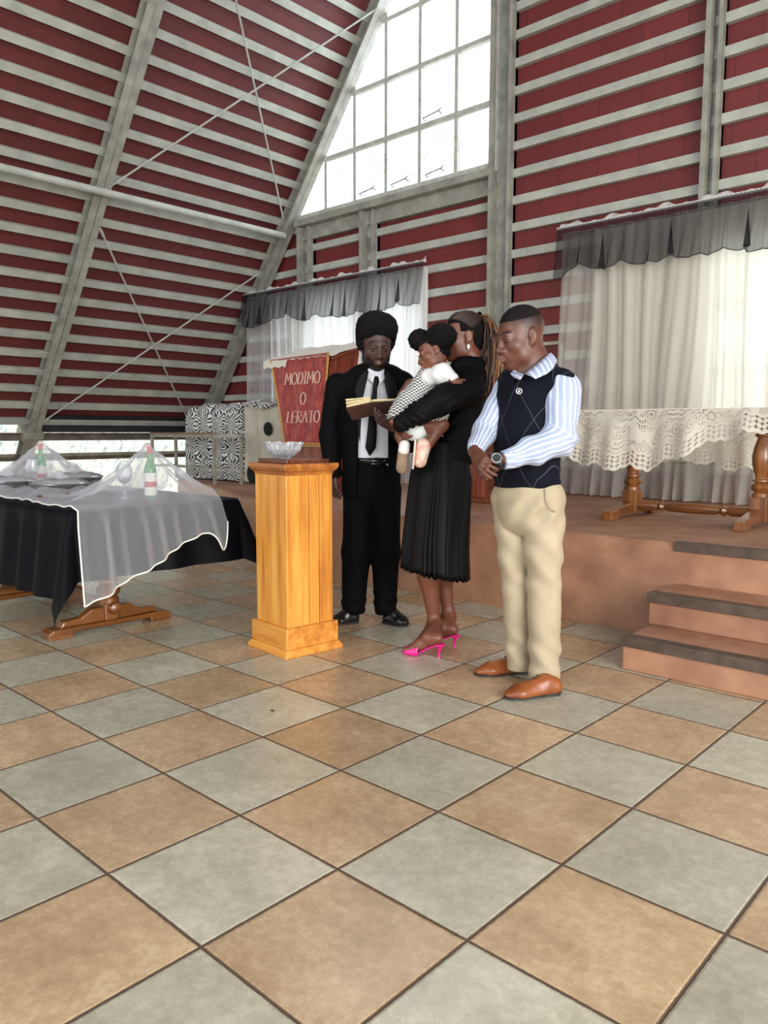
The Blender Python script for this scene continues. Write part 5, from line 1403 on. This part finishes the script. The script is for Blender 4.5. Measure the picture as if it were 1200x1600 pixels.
# ================================================================== the child on her arm
pel = JW(645, 664, -.10); po = W_O+JW.r*pel[0]+JW.a*pel[1]+V3(0, 0, pel[2])
SK3 = skin_mat('child_brown_skin', RGB(118, 72, 50), RGB(96, 56, 40), RGB(150, 84, 74), .42)
p3_ = thing('person', tuple(po), 'small child in a houndstooth dress with two hair puffs carried by the woman', 'person', rz=YAW)
J = PF(po)
FB = unit(V3(.75, .45, 0))
hc = J(676, 551, 0); F = Field((-.22, -.24, -.32), (.34, .26, .46), .0032)
H3 = Head(F, hc, fdir(78, -22), .80, tilt=.25, child=True, wide=1.06, neck=J(679, 578, .02), nr=.045)
F.cap(J(672, 596, .0), J(650, 640, .0), .062, .068, .04); F.cap(J(650, 640, 0), J(642, 664, 0), .068, .062, .04)
F.chain([J(672, 588, -.055), J(697, 586, -.115), J(709, 596, -.155)], [.028, .024, .018], .01)
hand(F, J(708, 595, -.160), J(720, 604, -.155)-J(708, 595, -.160), V3(.2, 1, 0), 1, (20, 24, 26, 30), .58)
F.chain([J(672, 590, .07), J(640, 600, .10), J(625, 618, .08)], [.028, .024, .017], .01)
F.chain([J(650, 666, -.045), J(690, 664, -.075), J(672, 690, -.085)], [.045, .036, .025], .015)
F.chain([J(640, 672, .02), J(628, 680, .0), J(632, 702, -.04)], [.042, .036, .024], .015)
F.cap(J(672, 690, -.085), J(658, 718, -.09), .022, .020); F.cap(J(632, 702, -.04), J(629, 728, -.05), .022, .018)
skin('body', F, SK3, p3_, dict(lips=H3.lips, brow=H3.brow, lash=H3.lash))
F = Field(hc-.24, hc+.26, .0042)
F.ell(H3.P(0, -.022, .040), V3(.080, .098, .086)*.80, H3.R, .02); F.ell(H3.P(0, -.06, .0), V3(.068, .062, .07)*.80, H3.R, .02)
F.carve(lambda X, Y, Z: (lambda ly, lz: np.maximum(.028-ly, lz-.058))(((X-hc[0])*H3.R[0, 1]+(Y-hc[1])*H3.R[1, 1]+(Z-hc[2])*H3.R[2, 1])/.8, ((X-hc[0])*H3.R[0, 2]+(Y-hc[1])*H3.R[1, 2]+(Z-hc[2])*H3.R[2, 2])/.8))
F.ell(J(656, 531, .03), V3(.060, .060, .056), None, .012); F.ell(J(690, 525, -.03), V3(.078, .07, .066), None, .012)
F.wob(lambda X, Y, Z: .0045*np.sin(X*150)*np.sin(Y*140+1)*np.sin(Z*160)+.003*np.sin(X*310+2)*np.sin(Y*290)*np.sin(Z*300))
skin('hair', F, HAIRB, p3_, smoothing=0)
obj('hair_clip', MB().lathe([(.001, -.006), (.010, -.004), (.014, 0), (.010, .005), (.001, .007)], J(652, 553, -.045), 12, (.4, -1, .3)), mottled('pale_pink_clip', RGB(232, 190, 184), RGB(246, 220, 214), 30, .5), p3_, smooth=True, local=True)
# houndstooth dress
HT, t, b, N, L = nm('houndstooth_cloth')
v = coords(t, (1, 1, 1), (0, .5, 0)); sp = N('ShaderNodeSeparateXYZ'); L(v, sp.inputs[0])
u_ = math_node(t, 'FRACT', math_node(t, 'DIVIDE', math_node(t, 'ADD', math_node(t, 'ADD', sp.outputs[0], math_node(t, 'MULTIPLY', sp.outputs[1], .6)), 5), .0135)); v_ = math_node(t, 'FRACT', math_node(t, 'DIVIDE', math_node(t, 'ADD', sp.outputs[2], 5), .0135))
A = math_node(t, 'GREATER_THAN', u_, .5); B_2 = math_node(t, 'GREATER_THAN', v_, .5)
tooth = math_node(t, 'GREATER_THAN', math_node(t, 'FRACT', math_node(t, 'MULTIPLY', math_node(t, 'ADD', u_, v_), 2)), .5)
both = math_node(t, 'MULTIPLY', A, B_2); xor = math_node(t, 'ABSOLUTE', math_node(t, 'SUBTRACT', A, B_2))
blk = math_node(t, 'MAXIMUM', both, math_node(t, 'MULTIPLY', xor, tooth))
L(mixc(t, blk, RGB(226, 224, 218), RGB(14, 14, 18)), b.inputs['Base Color']); b.inputs['Roughness'].default_value = .85
F = Field((-.26, -.24, -.22), (.30, .24, .36), .005)
F.cap(J(671, 590, .0), J(650, 630, .0), .066, .086, .03, None); F.cap(J(650, 630, 0), J(636, 655, 0), .086, .104, .03); F.cap(J(640, 640, 0), J(684, 646, -.06), .085, .060, .03)
F.cut(J(622, 668, 0), unit(V3(-.1, 0, -1))) 
F.carve(lambda X, Y, Z: (X*.55+Z*1.0+.022+.03*np.sin(X*30))*1.0)
F.wob(lambda X, Y, Z: .0025*np.sin(X*60+Z*30)*np.sin(Y*40))
skin('dress', F, HT, p3_)
WH = mottled('white_cotton_blouse', RGB(222, 220, 216), RGB(242, 241, 238), 6, .8, bs=.1)
F = Field((-.2, -.24, -.05), (.34, .2, .38), .005)
F.cap(J(672, 590, -.045), J(692, 584, -.10), .046, .052, .02); F.cap(J(692, 584, -.10), J(707, 592, -.145), .050, .030, .02); F.cap(J(676, 582, .02), J(676, 590, -.03), .045, .045, .02)
F.wob(lambda X, Y, Z: .003*np.sin(X*110+Z*40)*np.sin(Z*70))
skin('sleeve', F, WH, p3_)
DI = mottled('white_diaper', RGB(214, 226, 222), RGB(238, 240, 236), 9, .7, bs=.05)
F = Field((-.14, -.16, -.16), (.14, .14, .10), .005); F.ell(J(643, 666, -.02), V3(.074, .080, .070), None, .02); F.cap(J(640, 660, -.02), J(652, 672, -.05), .06, .055, .03)
skin('diaper', F, DI, p3_)
TANS = mottled('tan_suede', RGB(126, 104, 84), RGB(156, 132, 108), 12, .85); PKS = mottled('floral_pink_shoe', RGB(226, 150, 136), RGB(236, 226, 206), 26, .7, detail=2)
SOCK = mottled('white_sock', RGB(216, 210, 204), RGB(234, 230, 226), 20, .9)
F = Field((-.2, -.22, -.34), (.2, .16, 0), .004); F.cap(J(661, 697, -.095), J(656, 720, -.10), .040, .036, .012, (unit(V3(.3, 1, 0)), .85)); s_ = skin('shoe', F, PKS, p3_)
sp0, sp1 = J(649, 687, -.105), J(645, 733, -.11)
obj('sole', MB().obox(sp0, unit(sp1-sp0), V3(0, 1, 0), unit(np.cross(unit(sp1-sp0), V3(0, 1, 0))), 0, np.linalg.norm(sp1-sp0), -.03, .03, -.004, .004), mottled('cream_sole', RGB(220, 196, 176), RGB(238, 220, 204), 12, .6), s_, local=True, bevel=.003)
F = Field((-.2, -.2, -.36), (.12, .14, 0), .004); F.cap(J(630, 710, -.05), J(628, 731, -.07), .030, .031, .012, (V3(0, 1, 0), .75)); skin('shoe', F, TANS, p3_)
F = Field((-.2, -.2, -.3), (.12, .14, 0), .004); F.cap(J(632, 696, -.04), J(631, 704, -.048), .029, .030, .01); skin('sock', F, SOCK, p3_)
# ================================================================== man in the navy sweater vest
SK4 = skin_mat('brown_skin', RGB(100, 60, 44), RGB(76, 44, 33), RGB(130, 80, 72), .46)
p4_, J = person(815, 1070, 'man in a navy argyle sweater vest and beige trousers standing with clasped hands')
FW = fdir(50); RT = np.cross(FW, V3(0, 0, 1))
hc = J(812, 527, 0)
F = Field((-.36, -.46, 0), (.40, .34, 1.76), .0038)
H4 = Head(F, hc, fdir(66, -14), 1.13, wide=1.0, neck=J(838, 580, .02), nr=.060, nose=1.0)
F.cap(J(826, 620, 0), J(824, 700, 0), .125, .12, .05, (FW, .75)); F.cap(J(824, 700, 0), J(822, 765, 0), .12, .12, .05, (FW, .8))
F.cap(J(876, 602, -.11), J(794, 600, .11), .055, .055, .05)
la = [J(882, 606, -.13), J(882, 690, -.15), J(790, 717, -.25)]; ra = [J(790, 612, .10), J(757, 678, .02), J(742, 706, -.14)]
F.chain(la, [.05, .042, .029]); F.chain(ra, [.05, .042, .028])
hand(F, J(786, 718, -.245), J(752, 736, -.19)-J(786, 718, -.245), V3(-.3, .8, -.4), -1, (30, 34, 36, 40), .98)
hand(F, J(743, 708, -.17), J(765, 737, -.30)-J(743, 708, -.17), unit(V3(.35, .75, .1)), -1, (26, 30, 34, 38), 1.0, thumb=(30, 20))
F.chain([J(800, 775, .06), J(808, 900, .05), J(814, 1022, .08)], [.078, .055, .04]); F.chain([J(848, 775, -.06), J(850, 915, -.05), J(852, 1050, -.04)], [.078, .055, .04])
def fade(v):
    p = H4.loc(v); line = .062-.02*np.clip((-p[:, 1]+.02)/.08, -1, 1)*1.0
    side = np.abs(p[:, 0])
    hl = np.where(p[:, 1] > .055, .070, np.where(p[:, 1] > .02, .050, .022))
    return .8*np.clip((p[:, 2]-(hl-.02))/.045, 0, 1)*(p[:, 1] < .085)
skin('body', F, SK4, p4_, dict(lips=H4.lips, brow=H4.brow, lash=H4.lash, mouth=H4.mouth, fade=fade))
F = Field(hc-.17, hc+.17, .0035)
F.ell(H4.P(0, -.019, .040), V3(.0755, .094, .0825)*1.13, H4.R, .02)
def hl(X, Y, Z):
    q = [X-hc[0], Y-hc[1], Z-hc[2]]; R_ = H4.R
    ly = (q[0]*R_[0, 1]+q[1]*R_[1, 1]+q[2]*R_[2, 1])/1.13; lz = (q[0]*R_[0, 2]+q[1]*R_[1, 2]+q[2]*R_[2, 2])/1.13
    return lz-(.066-.10*np.clip(-ly-.02, 0, .1)*0+.10*np.clip(ly-.05, 0, .1))
F.carve(hl)
skin('hair', F, mottled('short_black_hair', RGB(16, 13, 14), RGB(30, 24, 25), 90, .9, bs=.5, spec=.15), p4_)
# striped shirt
STR, t, b, N, L = nm('blue_white_striped_shirt')
a = N('ShaderNodeAttribute'); a.attribute_name = 'raw_u'
fr_ = math_node(t, 'FRACT', math_node(t, 'ADD', a.outputs['Fac'], 50)); fr2 = math_node(t, 'FRACT', math_node(t, 'MULTIPLY', math_node(t, 'ADD', a.outputs['Fac'], 50), 4))
c = mixc(t, math_node(t, 'LESS_THAN', fr_, .62), RGB(190, 198, 214), RGB(146, 158, 186))
c = mixc(t, math_node(t, 'MULTIPLY', math_node(t, 'GREATER_THAN', fr2, .6), .45), c, RGB(170, 180, 202))
c = mixc(t, math_node(t, 'GREATER_THAN', fr_, .86), c, RGB(226, 230, 240))
L(c, b.inputs['Base Color']); b.inputs['Roughness'].default_value = .75
def limb_u(segs, w=.026, rad=.07):
    """stripe coordinate that runs along each limb"""
    def fn(v):
        best = np.full(len(v), 9.); u = np.zeros(len(v))
        for a, b_, ref in segs:
            ab = b_-a; L_ = ab@ab; t = np.clip(((v-a)@ab)/L_, 0, 1); pv = v-(a+t[:, None]*ab); d = np.linalg.norm(pv, axis=1)
            e = unit(ab); x = unit(ref-e*np.dot(ref, e)); y = np.cross(e, x)
            uu = np.arctan2(pv@y, pv@x)*rad/w; m = d < best; best[m] = d[m]; u[m] = uu[m]
        return u
    return fn
F = Field((-.36, -.46, .80), (.42, .34, 1.56), .0055)
F.chain([J(881, 614, -.125), J(874, 688, -.15)], [.077, .068], .03); F.chain([J(874, 688, -.15), J(832, 704, -.21), J(798, 716, -.245)], [.068, .058, .040], .03)
F.chain([J(792, 612, .10), J(757, 676, .02), J(744, 702, -.12)], [.066, .056, .040], .02)
F.cap(J(876, 602, -.11), J(838, 592, 0), .066, .07, .04); F.cap(J(838, 583, .01), J(838, 592, .01), .070, .085, .02); F.cap(J(826, 640, 0), J(824, 745, 0), .12, .12, .04, (FW, .75))
F.wob(lambda X, Y, Z: .0050*np.exp(-((Z-1.12)/.10)**2)*np.sin(Z*75+X*40)*np.clip((X-.05)*12, 0, 1)+.0022*np.sin(Z*40+X*55)+.003*np.sin(X*60-Z*70)*np.clip((1.16-Z)*20, 0, 1))
ref = V3(1, -.5, 0)
F.carve(lambda X, Y, Z: np.sqrt((X-J(836, 575, .01)[0])**2+(Y-J(836, 575, .01)[1])**2)-.060+(Z < 1.36)*9)
sh4 = skin('shirt', F, STR, p4_, dict(raw_u=limb_u([(J(884, 606, -.125), J(884, 688, -.15), V3(0, -1, 0)), (J(884, 688, -.15), J(798, 716, -.245), V3(0, 0, 1)), (J(792, 612, .10), J(757, 676, .02), V3(0, 1, 0)), (J(757, 676, .02), J(744, 702, -.12), V3(1, 0, 0)), (J(826, 600, 0), J(824, 745, 0), V3(0, 1, 0))])))
# collar points
def collar_pt(side):
    nbq = J(838, 569, .01)
    def G(u, v):
        a = (side*(.25+2.5*u))            # angle from the front, around the neck
        dirv = FW*math.cos(a)-RT*math.sin(a)*1.
        rr = .070+.022*v; drop = (.052 if u < .35 else .045)*v*(1+.55*max(0, 1-u/.25))
        return nbq+dirv*rr+V3(0, 0, .040-.050*math.cos(a)-drop)
    return G
def strip(T, B):
    T = [J(*q) for q in T]; B = [J(*q) for q in B]
    def pl(Q, u):
        q = u*(len(Q)-1); i = min(int(q), len(Q)-2); f_ = q-i; f_ = f_*f_*(3-2*f_)*.4+f_*.6; return Q[i]*(1-f_)+Q[i+1]*f_
    return lambda u, v: pl(T, u)*(1-v)+pl(B, u)*v+V3(0, -1, 0)*.012*math.sin(v*PI)
cm = MB()
cm.grid(18, 5, strip([(860, 551, .03), (853, 557, -.065), (838, 570, -.115), (820, 584, -.14)], [(870, 563, .04), (868, 573, -.105), (855, 584, -.165), (837, 592, -.19)]))
cm.grid(12, 5, strip([(818, 585, -.14), (809, 582, -.085), (803, 578, -.02)], [(812, 593, -.175), (803, 590, -.13), (797, 584, -.05)]))
cm.grid(12, 5, strip([(860, 551, .03), (852, 556, .09), (838, 562, .10)], [(868, 562, .05), (858, 568, .12), (840, 574, .13)]))
co = obj('collar', cm, None, sh4, smooth=True, local=True, thick=.004)
co.data.materials.append(STR); at2 = co.data.attributes.new('raw_u', 'FLOAT', 'POINT'); at2.data.foreach_set('value', np.array([p[0]*38+p[1]*10 for p in cm.v], np.float32))
cuff = MB().tube([J(800, 716, -.244), J(786, 719, -.255)], [.044, .040], 20); cf = obj('cuff', cuff, None, sh4, smooth=.7, local=True); cf.data.materials.append(STR)
at2 = cf.data.attributes.new('raw_u', 'FLOAT', 'POINT'); at2.data.foreach_set('value', np.array([p[2]*40 for p in cuff.v], np.float32))
# sweater vest
VM, t, b, N, L = nm('navy_argyle_knit')
tc = N('ShaderNodeTexCoord'); sp = N('ShaderNodeSeparateXYZ'); L(tc.outputs['Object'], sp.inputs[0])
u_ = math_node(t, 'ADD', math_node(t, 'MULTIPLY', sp.outputs[0], float(RT[0])), math_node(t, 'MULTIPLY', sp.outputs[1], float(RT[1])))
def dl(sg, o):
    q = math_node(t, 'FRACT', math_node(t, 'ADD', math_node(t, 'DIVIDE', math_node(t, 'ADD', u_, math_node(t, 'MULTIPLY', sp.outputs[2], sg*.52)), .155), 10+o))
    return math_node(t, 'LESS_THAN', math_node(t, 'ABSOLUTE', math_node(t, 'SUBTRACT', q, .5)), .009)
ln = math_node(t, 'MAXIMUM', dl(1, .12), dl(-1, .3))
f = noise(t, coords(t), 40, 3)
L(mixc(t, math_node(t, 'MULTIPLY', ln, .32), ramp(t, f, [(.3, RGB(5, 8, 18)), (.7, RGB(9, 13, 27))]), RGB(110, 112, 124)), b.inputs['Base Color'])
b.inputs['Roughness'].default_value = .9; b.inputs['Specular IOR Level'].default_value = .2; bump(t, b, noise(t, coords(t), 300, 2), .25, .002)
F = Field((-.32, -.34, .84), (.34, .32, 1.54), .0055)
F.cap(J(826, 622, 0), J(824, 690, 0), .158, .152, .05, (FW, .78)); F.cap(J(824, 690, 0), J(822, 742, 0), .152, .150, .05, (FW, .82)); F.cap(J(822, 742, 0), J(822, 752, 0), .155, .150, .03, (FW, .84))
F.cap(J(876, 601, -.115), J(800, 598, .09), .072, .060, .05); F.cap(J(850, 586, -.03), J(824, 586, .04), .066, .066, .05)
vz = J(803, 602, -.1)[2]
cxy = J(838, 580, .01)
def vneck(X, Y, Z):
    lx = (X-cxy[0])*RT[0]+(Y-cxy[1])*RT[1]; lf = (X-cxy[0])*FW[0]+(Y-cxy[1])*FW[1]
    return np.maximum(np.abs(lx)-(Z-vz)*.62, -lf-.0)
F.carve(vneck)
F.carve(lambda X, Y, Z: np.sqrt((X-cxy[0])**2+(Y-cxy[1])**2)-.074+(Z < 1.37)*9)
F.cut((0, 0, J(822, 760, 0)[2]), V3(.0, 0, -1))
F.wob(lambda X, Y, Z: .003*np.sin(Z*42+X*22)*np.sin(X*25+Y*20)+.004*np.exp(-((Z-.95)/.06)**2)*np.sin(Z*90+X*12))
ve = skin('sweater_vest', F, VM, p4_)
bp = J(811, 611, -.175)
obj('round_badge', MB().tube([bp+V3(.012*math.cos(a), 0, .012*math.sin(a)) for a in np.linspace(0, 2*PI, 16, endpoint=False)], .002, 6, closed=True).tube([bp+V3(.003*math.cos(a)+.003*math.sin(a), 0, .006*math.sin(a)) for a in np.linspace(0, 2*PI, 10, endpoint=False)], .0013, 5, closed=True), METAL, ve, smooth=True, local=True)
# trousers
KH = mottled('beige_chino_cloth', RGB(158, 143, 118), RGB(178, 164, 138), 5, .85, bs=.06, spec=.2)
F = Field((-.34, -.32, .02), (.36, .32, 1.02), .0055)
F.cap(J(823, 752, 0), J(822, 790, 0), .146, .150, .04, (FW, .82))
F.chain([J(799, 780, .06), J(806, 900, .05), J(812, 1050, .08)], [.094, .070, .058], .006); F.chain([J(849, 780, -.055), J(850, 915, -.05), J(850, 1085, -.05)], [.100, .076, .068], .006)
F.cut((0, 0, .05), (0, 0, -1)); F.cut((0, 0, J(822, 742, 0)[2]), (0, 0, 1))
F.wob(lambda X, Y, Z: .0045*np.sin(Z*30+X*42+2*np.sin(Z*9))*np.exp(-((Z-.60)/.22)**2)+.004*np.sin(X*75-Z*26)*np.exp(-((Z-.80)/.10)**2)+.007*np.exp(-((Z-.16)/.09)**2)*np.sin(Z*52+X*45)+.0035*np.exp(-((Z-.50)/.10)**2)*np.sin(Z*48+X*40)+.003*np.exp(-((Z-.82)/.06)**2)*np.sin(Z*60-X*60)+.0015*np.sin(X*60+Z*6))
tr4 = skin('trousers', F, KH, p4_)
pk = [J(852, 764, -.150), J(853, 782, -.163), J(860, 795, -.166), J(868, 800, -.160)]
obj('pocket_edge', MB().tube(pk, .003, 5), KH, tr4, smooth=True, local=True)
TAN = mottled('tan_oxford_leather', RGB(112, 58, 26), RGB(150, 84, 42), 9, .32, bs=.03); SOL = mottled('dark_sole', RGB(34, 28, 26), RGB(48, 40, 36), 20, .5)
for hx, tx in (((829, 1050), (741, 1056)), ((874, 1083), (787, 1093))):
    hp, tpp = J.g(*hx), J.g(*tx); tpp = hp+unit(tpp-hp)*min(np.linalg.norm(tpp-hp), .30)
    F = Field(np.minimum(hp, tpp)-.09, np.maximum(hp, tpp)+V3(.09, .09, .16), .004); shoe(F, hp, tpp, .047)
    s_ = skin('shoe', F, TAN, p4_); sole('sole', hp, tpp, SOL, s_)
    d = unit(tpp-hp); sd = np.cross(V3(0, 0, 1), d); L_ = np.linalg.norm(tpp-hp)
    arc = [hp+d*(L_*.70)+sd*.0475*math.cos(a)+V3(0, 0, .018+.044*math.sin(a)) for a in np.linspace(.05, PI-.05, 14)]
    obj('toe_cap_seam', MB().tube(arc, .0018, 5), SOL, s_, smooth=True, local=True)
    lc_ = MB()
    for k in range(4):
        q = L_*(.40+.055*k); lc_.tube([hp+d*q-sd*.014+V3(0, 0, .089-.008*k), hp+d*(q+.004)+V3(0, 0, .096-.008*k), hp+d*q+sd*.014+V3(0, 0, .089-.008*k)], .0022, 5)
    obj('laces', lc_, SOL, s_, smooth=True, local=True)
# wristwatch
wc = J(775, 721, -.262); ax_ = unit(J(790, 717, -.25)-J(762, 728, -.22)); wt = obj('watch', MB().tube([J(786, 718, -.246), J(776, 722, -.236)], [.0345, .0335], 24, caps=False), mottled('black_watch_strap', RGB(16, 16, 18), RGB(30, 30, 32), 40, .4), p4_, smooth=True, local=True, thick=.004)
fn_ = unit(V3(-.15, -1, .35)); fc = J(776, 720, -.236)+fn_*.036
obj('watch_case', MB().lathe([(.0, -.006), (.022, -.006), (.0235, 0), (.021, .005), (.018, .005)], fc, 28, fn_), METAL, wt, smooth=.6, local=True)
obj('watch_dial', MB().lathe([(.001, .0045), (.018, .0045), (.018, .0055), (.001, .0056)], fc, 28, fn_), mottled('dark_dial', RGB(20, 26, 26), RGB(40, 48, 46), 40, .2), wt, local=True)
# ================================================================== tree outside the gable window
TL, t, b, N, L = nm('sunlit_leaves')
b.inputs['Base Color'].default_value = RGB(196, 222, 182); b.inputs['Roughness'].default_value = .6; b.inputs['Transmission Weight'].default_value = .4; b.inputs['IOR'].default_value = 1.02
TRUNK = mottled('grey_bark', RGB(170, 168, 156), RGB(200, 196, 184), 12, .9)
tree = thing('tree', (-12.2, 12.6, 0), 'tree outside, seen faintly through the gable window', 'tree')
R = random.Random(5)
tips = [at(545, 215, y=11.5), at(585, 250, y=12.4), at(625, 180, y=12.0), at(665, 225, y=12.6), at(705, 225, y=12.2), at(745, 145, y=13.0), at(640, 290, y=11.8), at(530, 240, y=11.2)]
tk = MB(); base = np.array([-12.2, 12.6, 0]); fork = np.array([-12.0, 12.5, 4.6])
tk.tube([base, base*.5+fork*.5+np.array([.1, 0, 0]), fork], [.22, .17, .13], 10)
lf = MB()
for tp in tips:
    mid = (fork+tp)/2+np.array([R.uniform(-.3, .3), R.uniform(-.2, .2), R.uniform(.1, .4)])
    tk.tube([fork, mid, tp], [.02, .008, .003], 6)
    for _ in range(220):
        c = tp+np.array([R.gauss(0, .22), R.gauss(0, .22), R.gauss(0, .26)])
        a = unit([R.uniform(-1, 1), R.uniform(-1, 1), R.uniform(-1, 1)]); b_ = unit(np.cross(a, [R.uniform(-1, 1), R.uniform(-1, 1), 1.1])); n_ = np.cross(a, b_)
        s_ = R.uniform(.012, .030)
        lf.add([c-a*s_*1.5, c+b_*s_*.6+n_*.01, c+a*s_*1.5, c-b_*s_*.6+n_*.01], [(0, 1, 2), (0, 2, 3)])
obj('trunk', tk, TRUNK, tree, smooth=True); obj('foliage', lf, TL, tree)
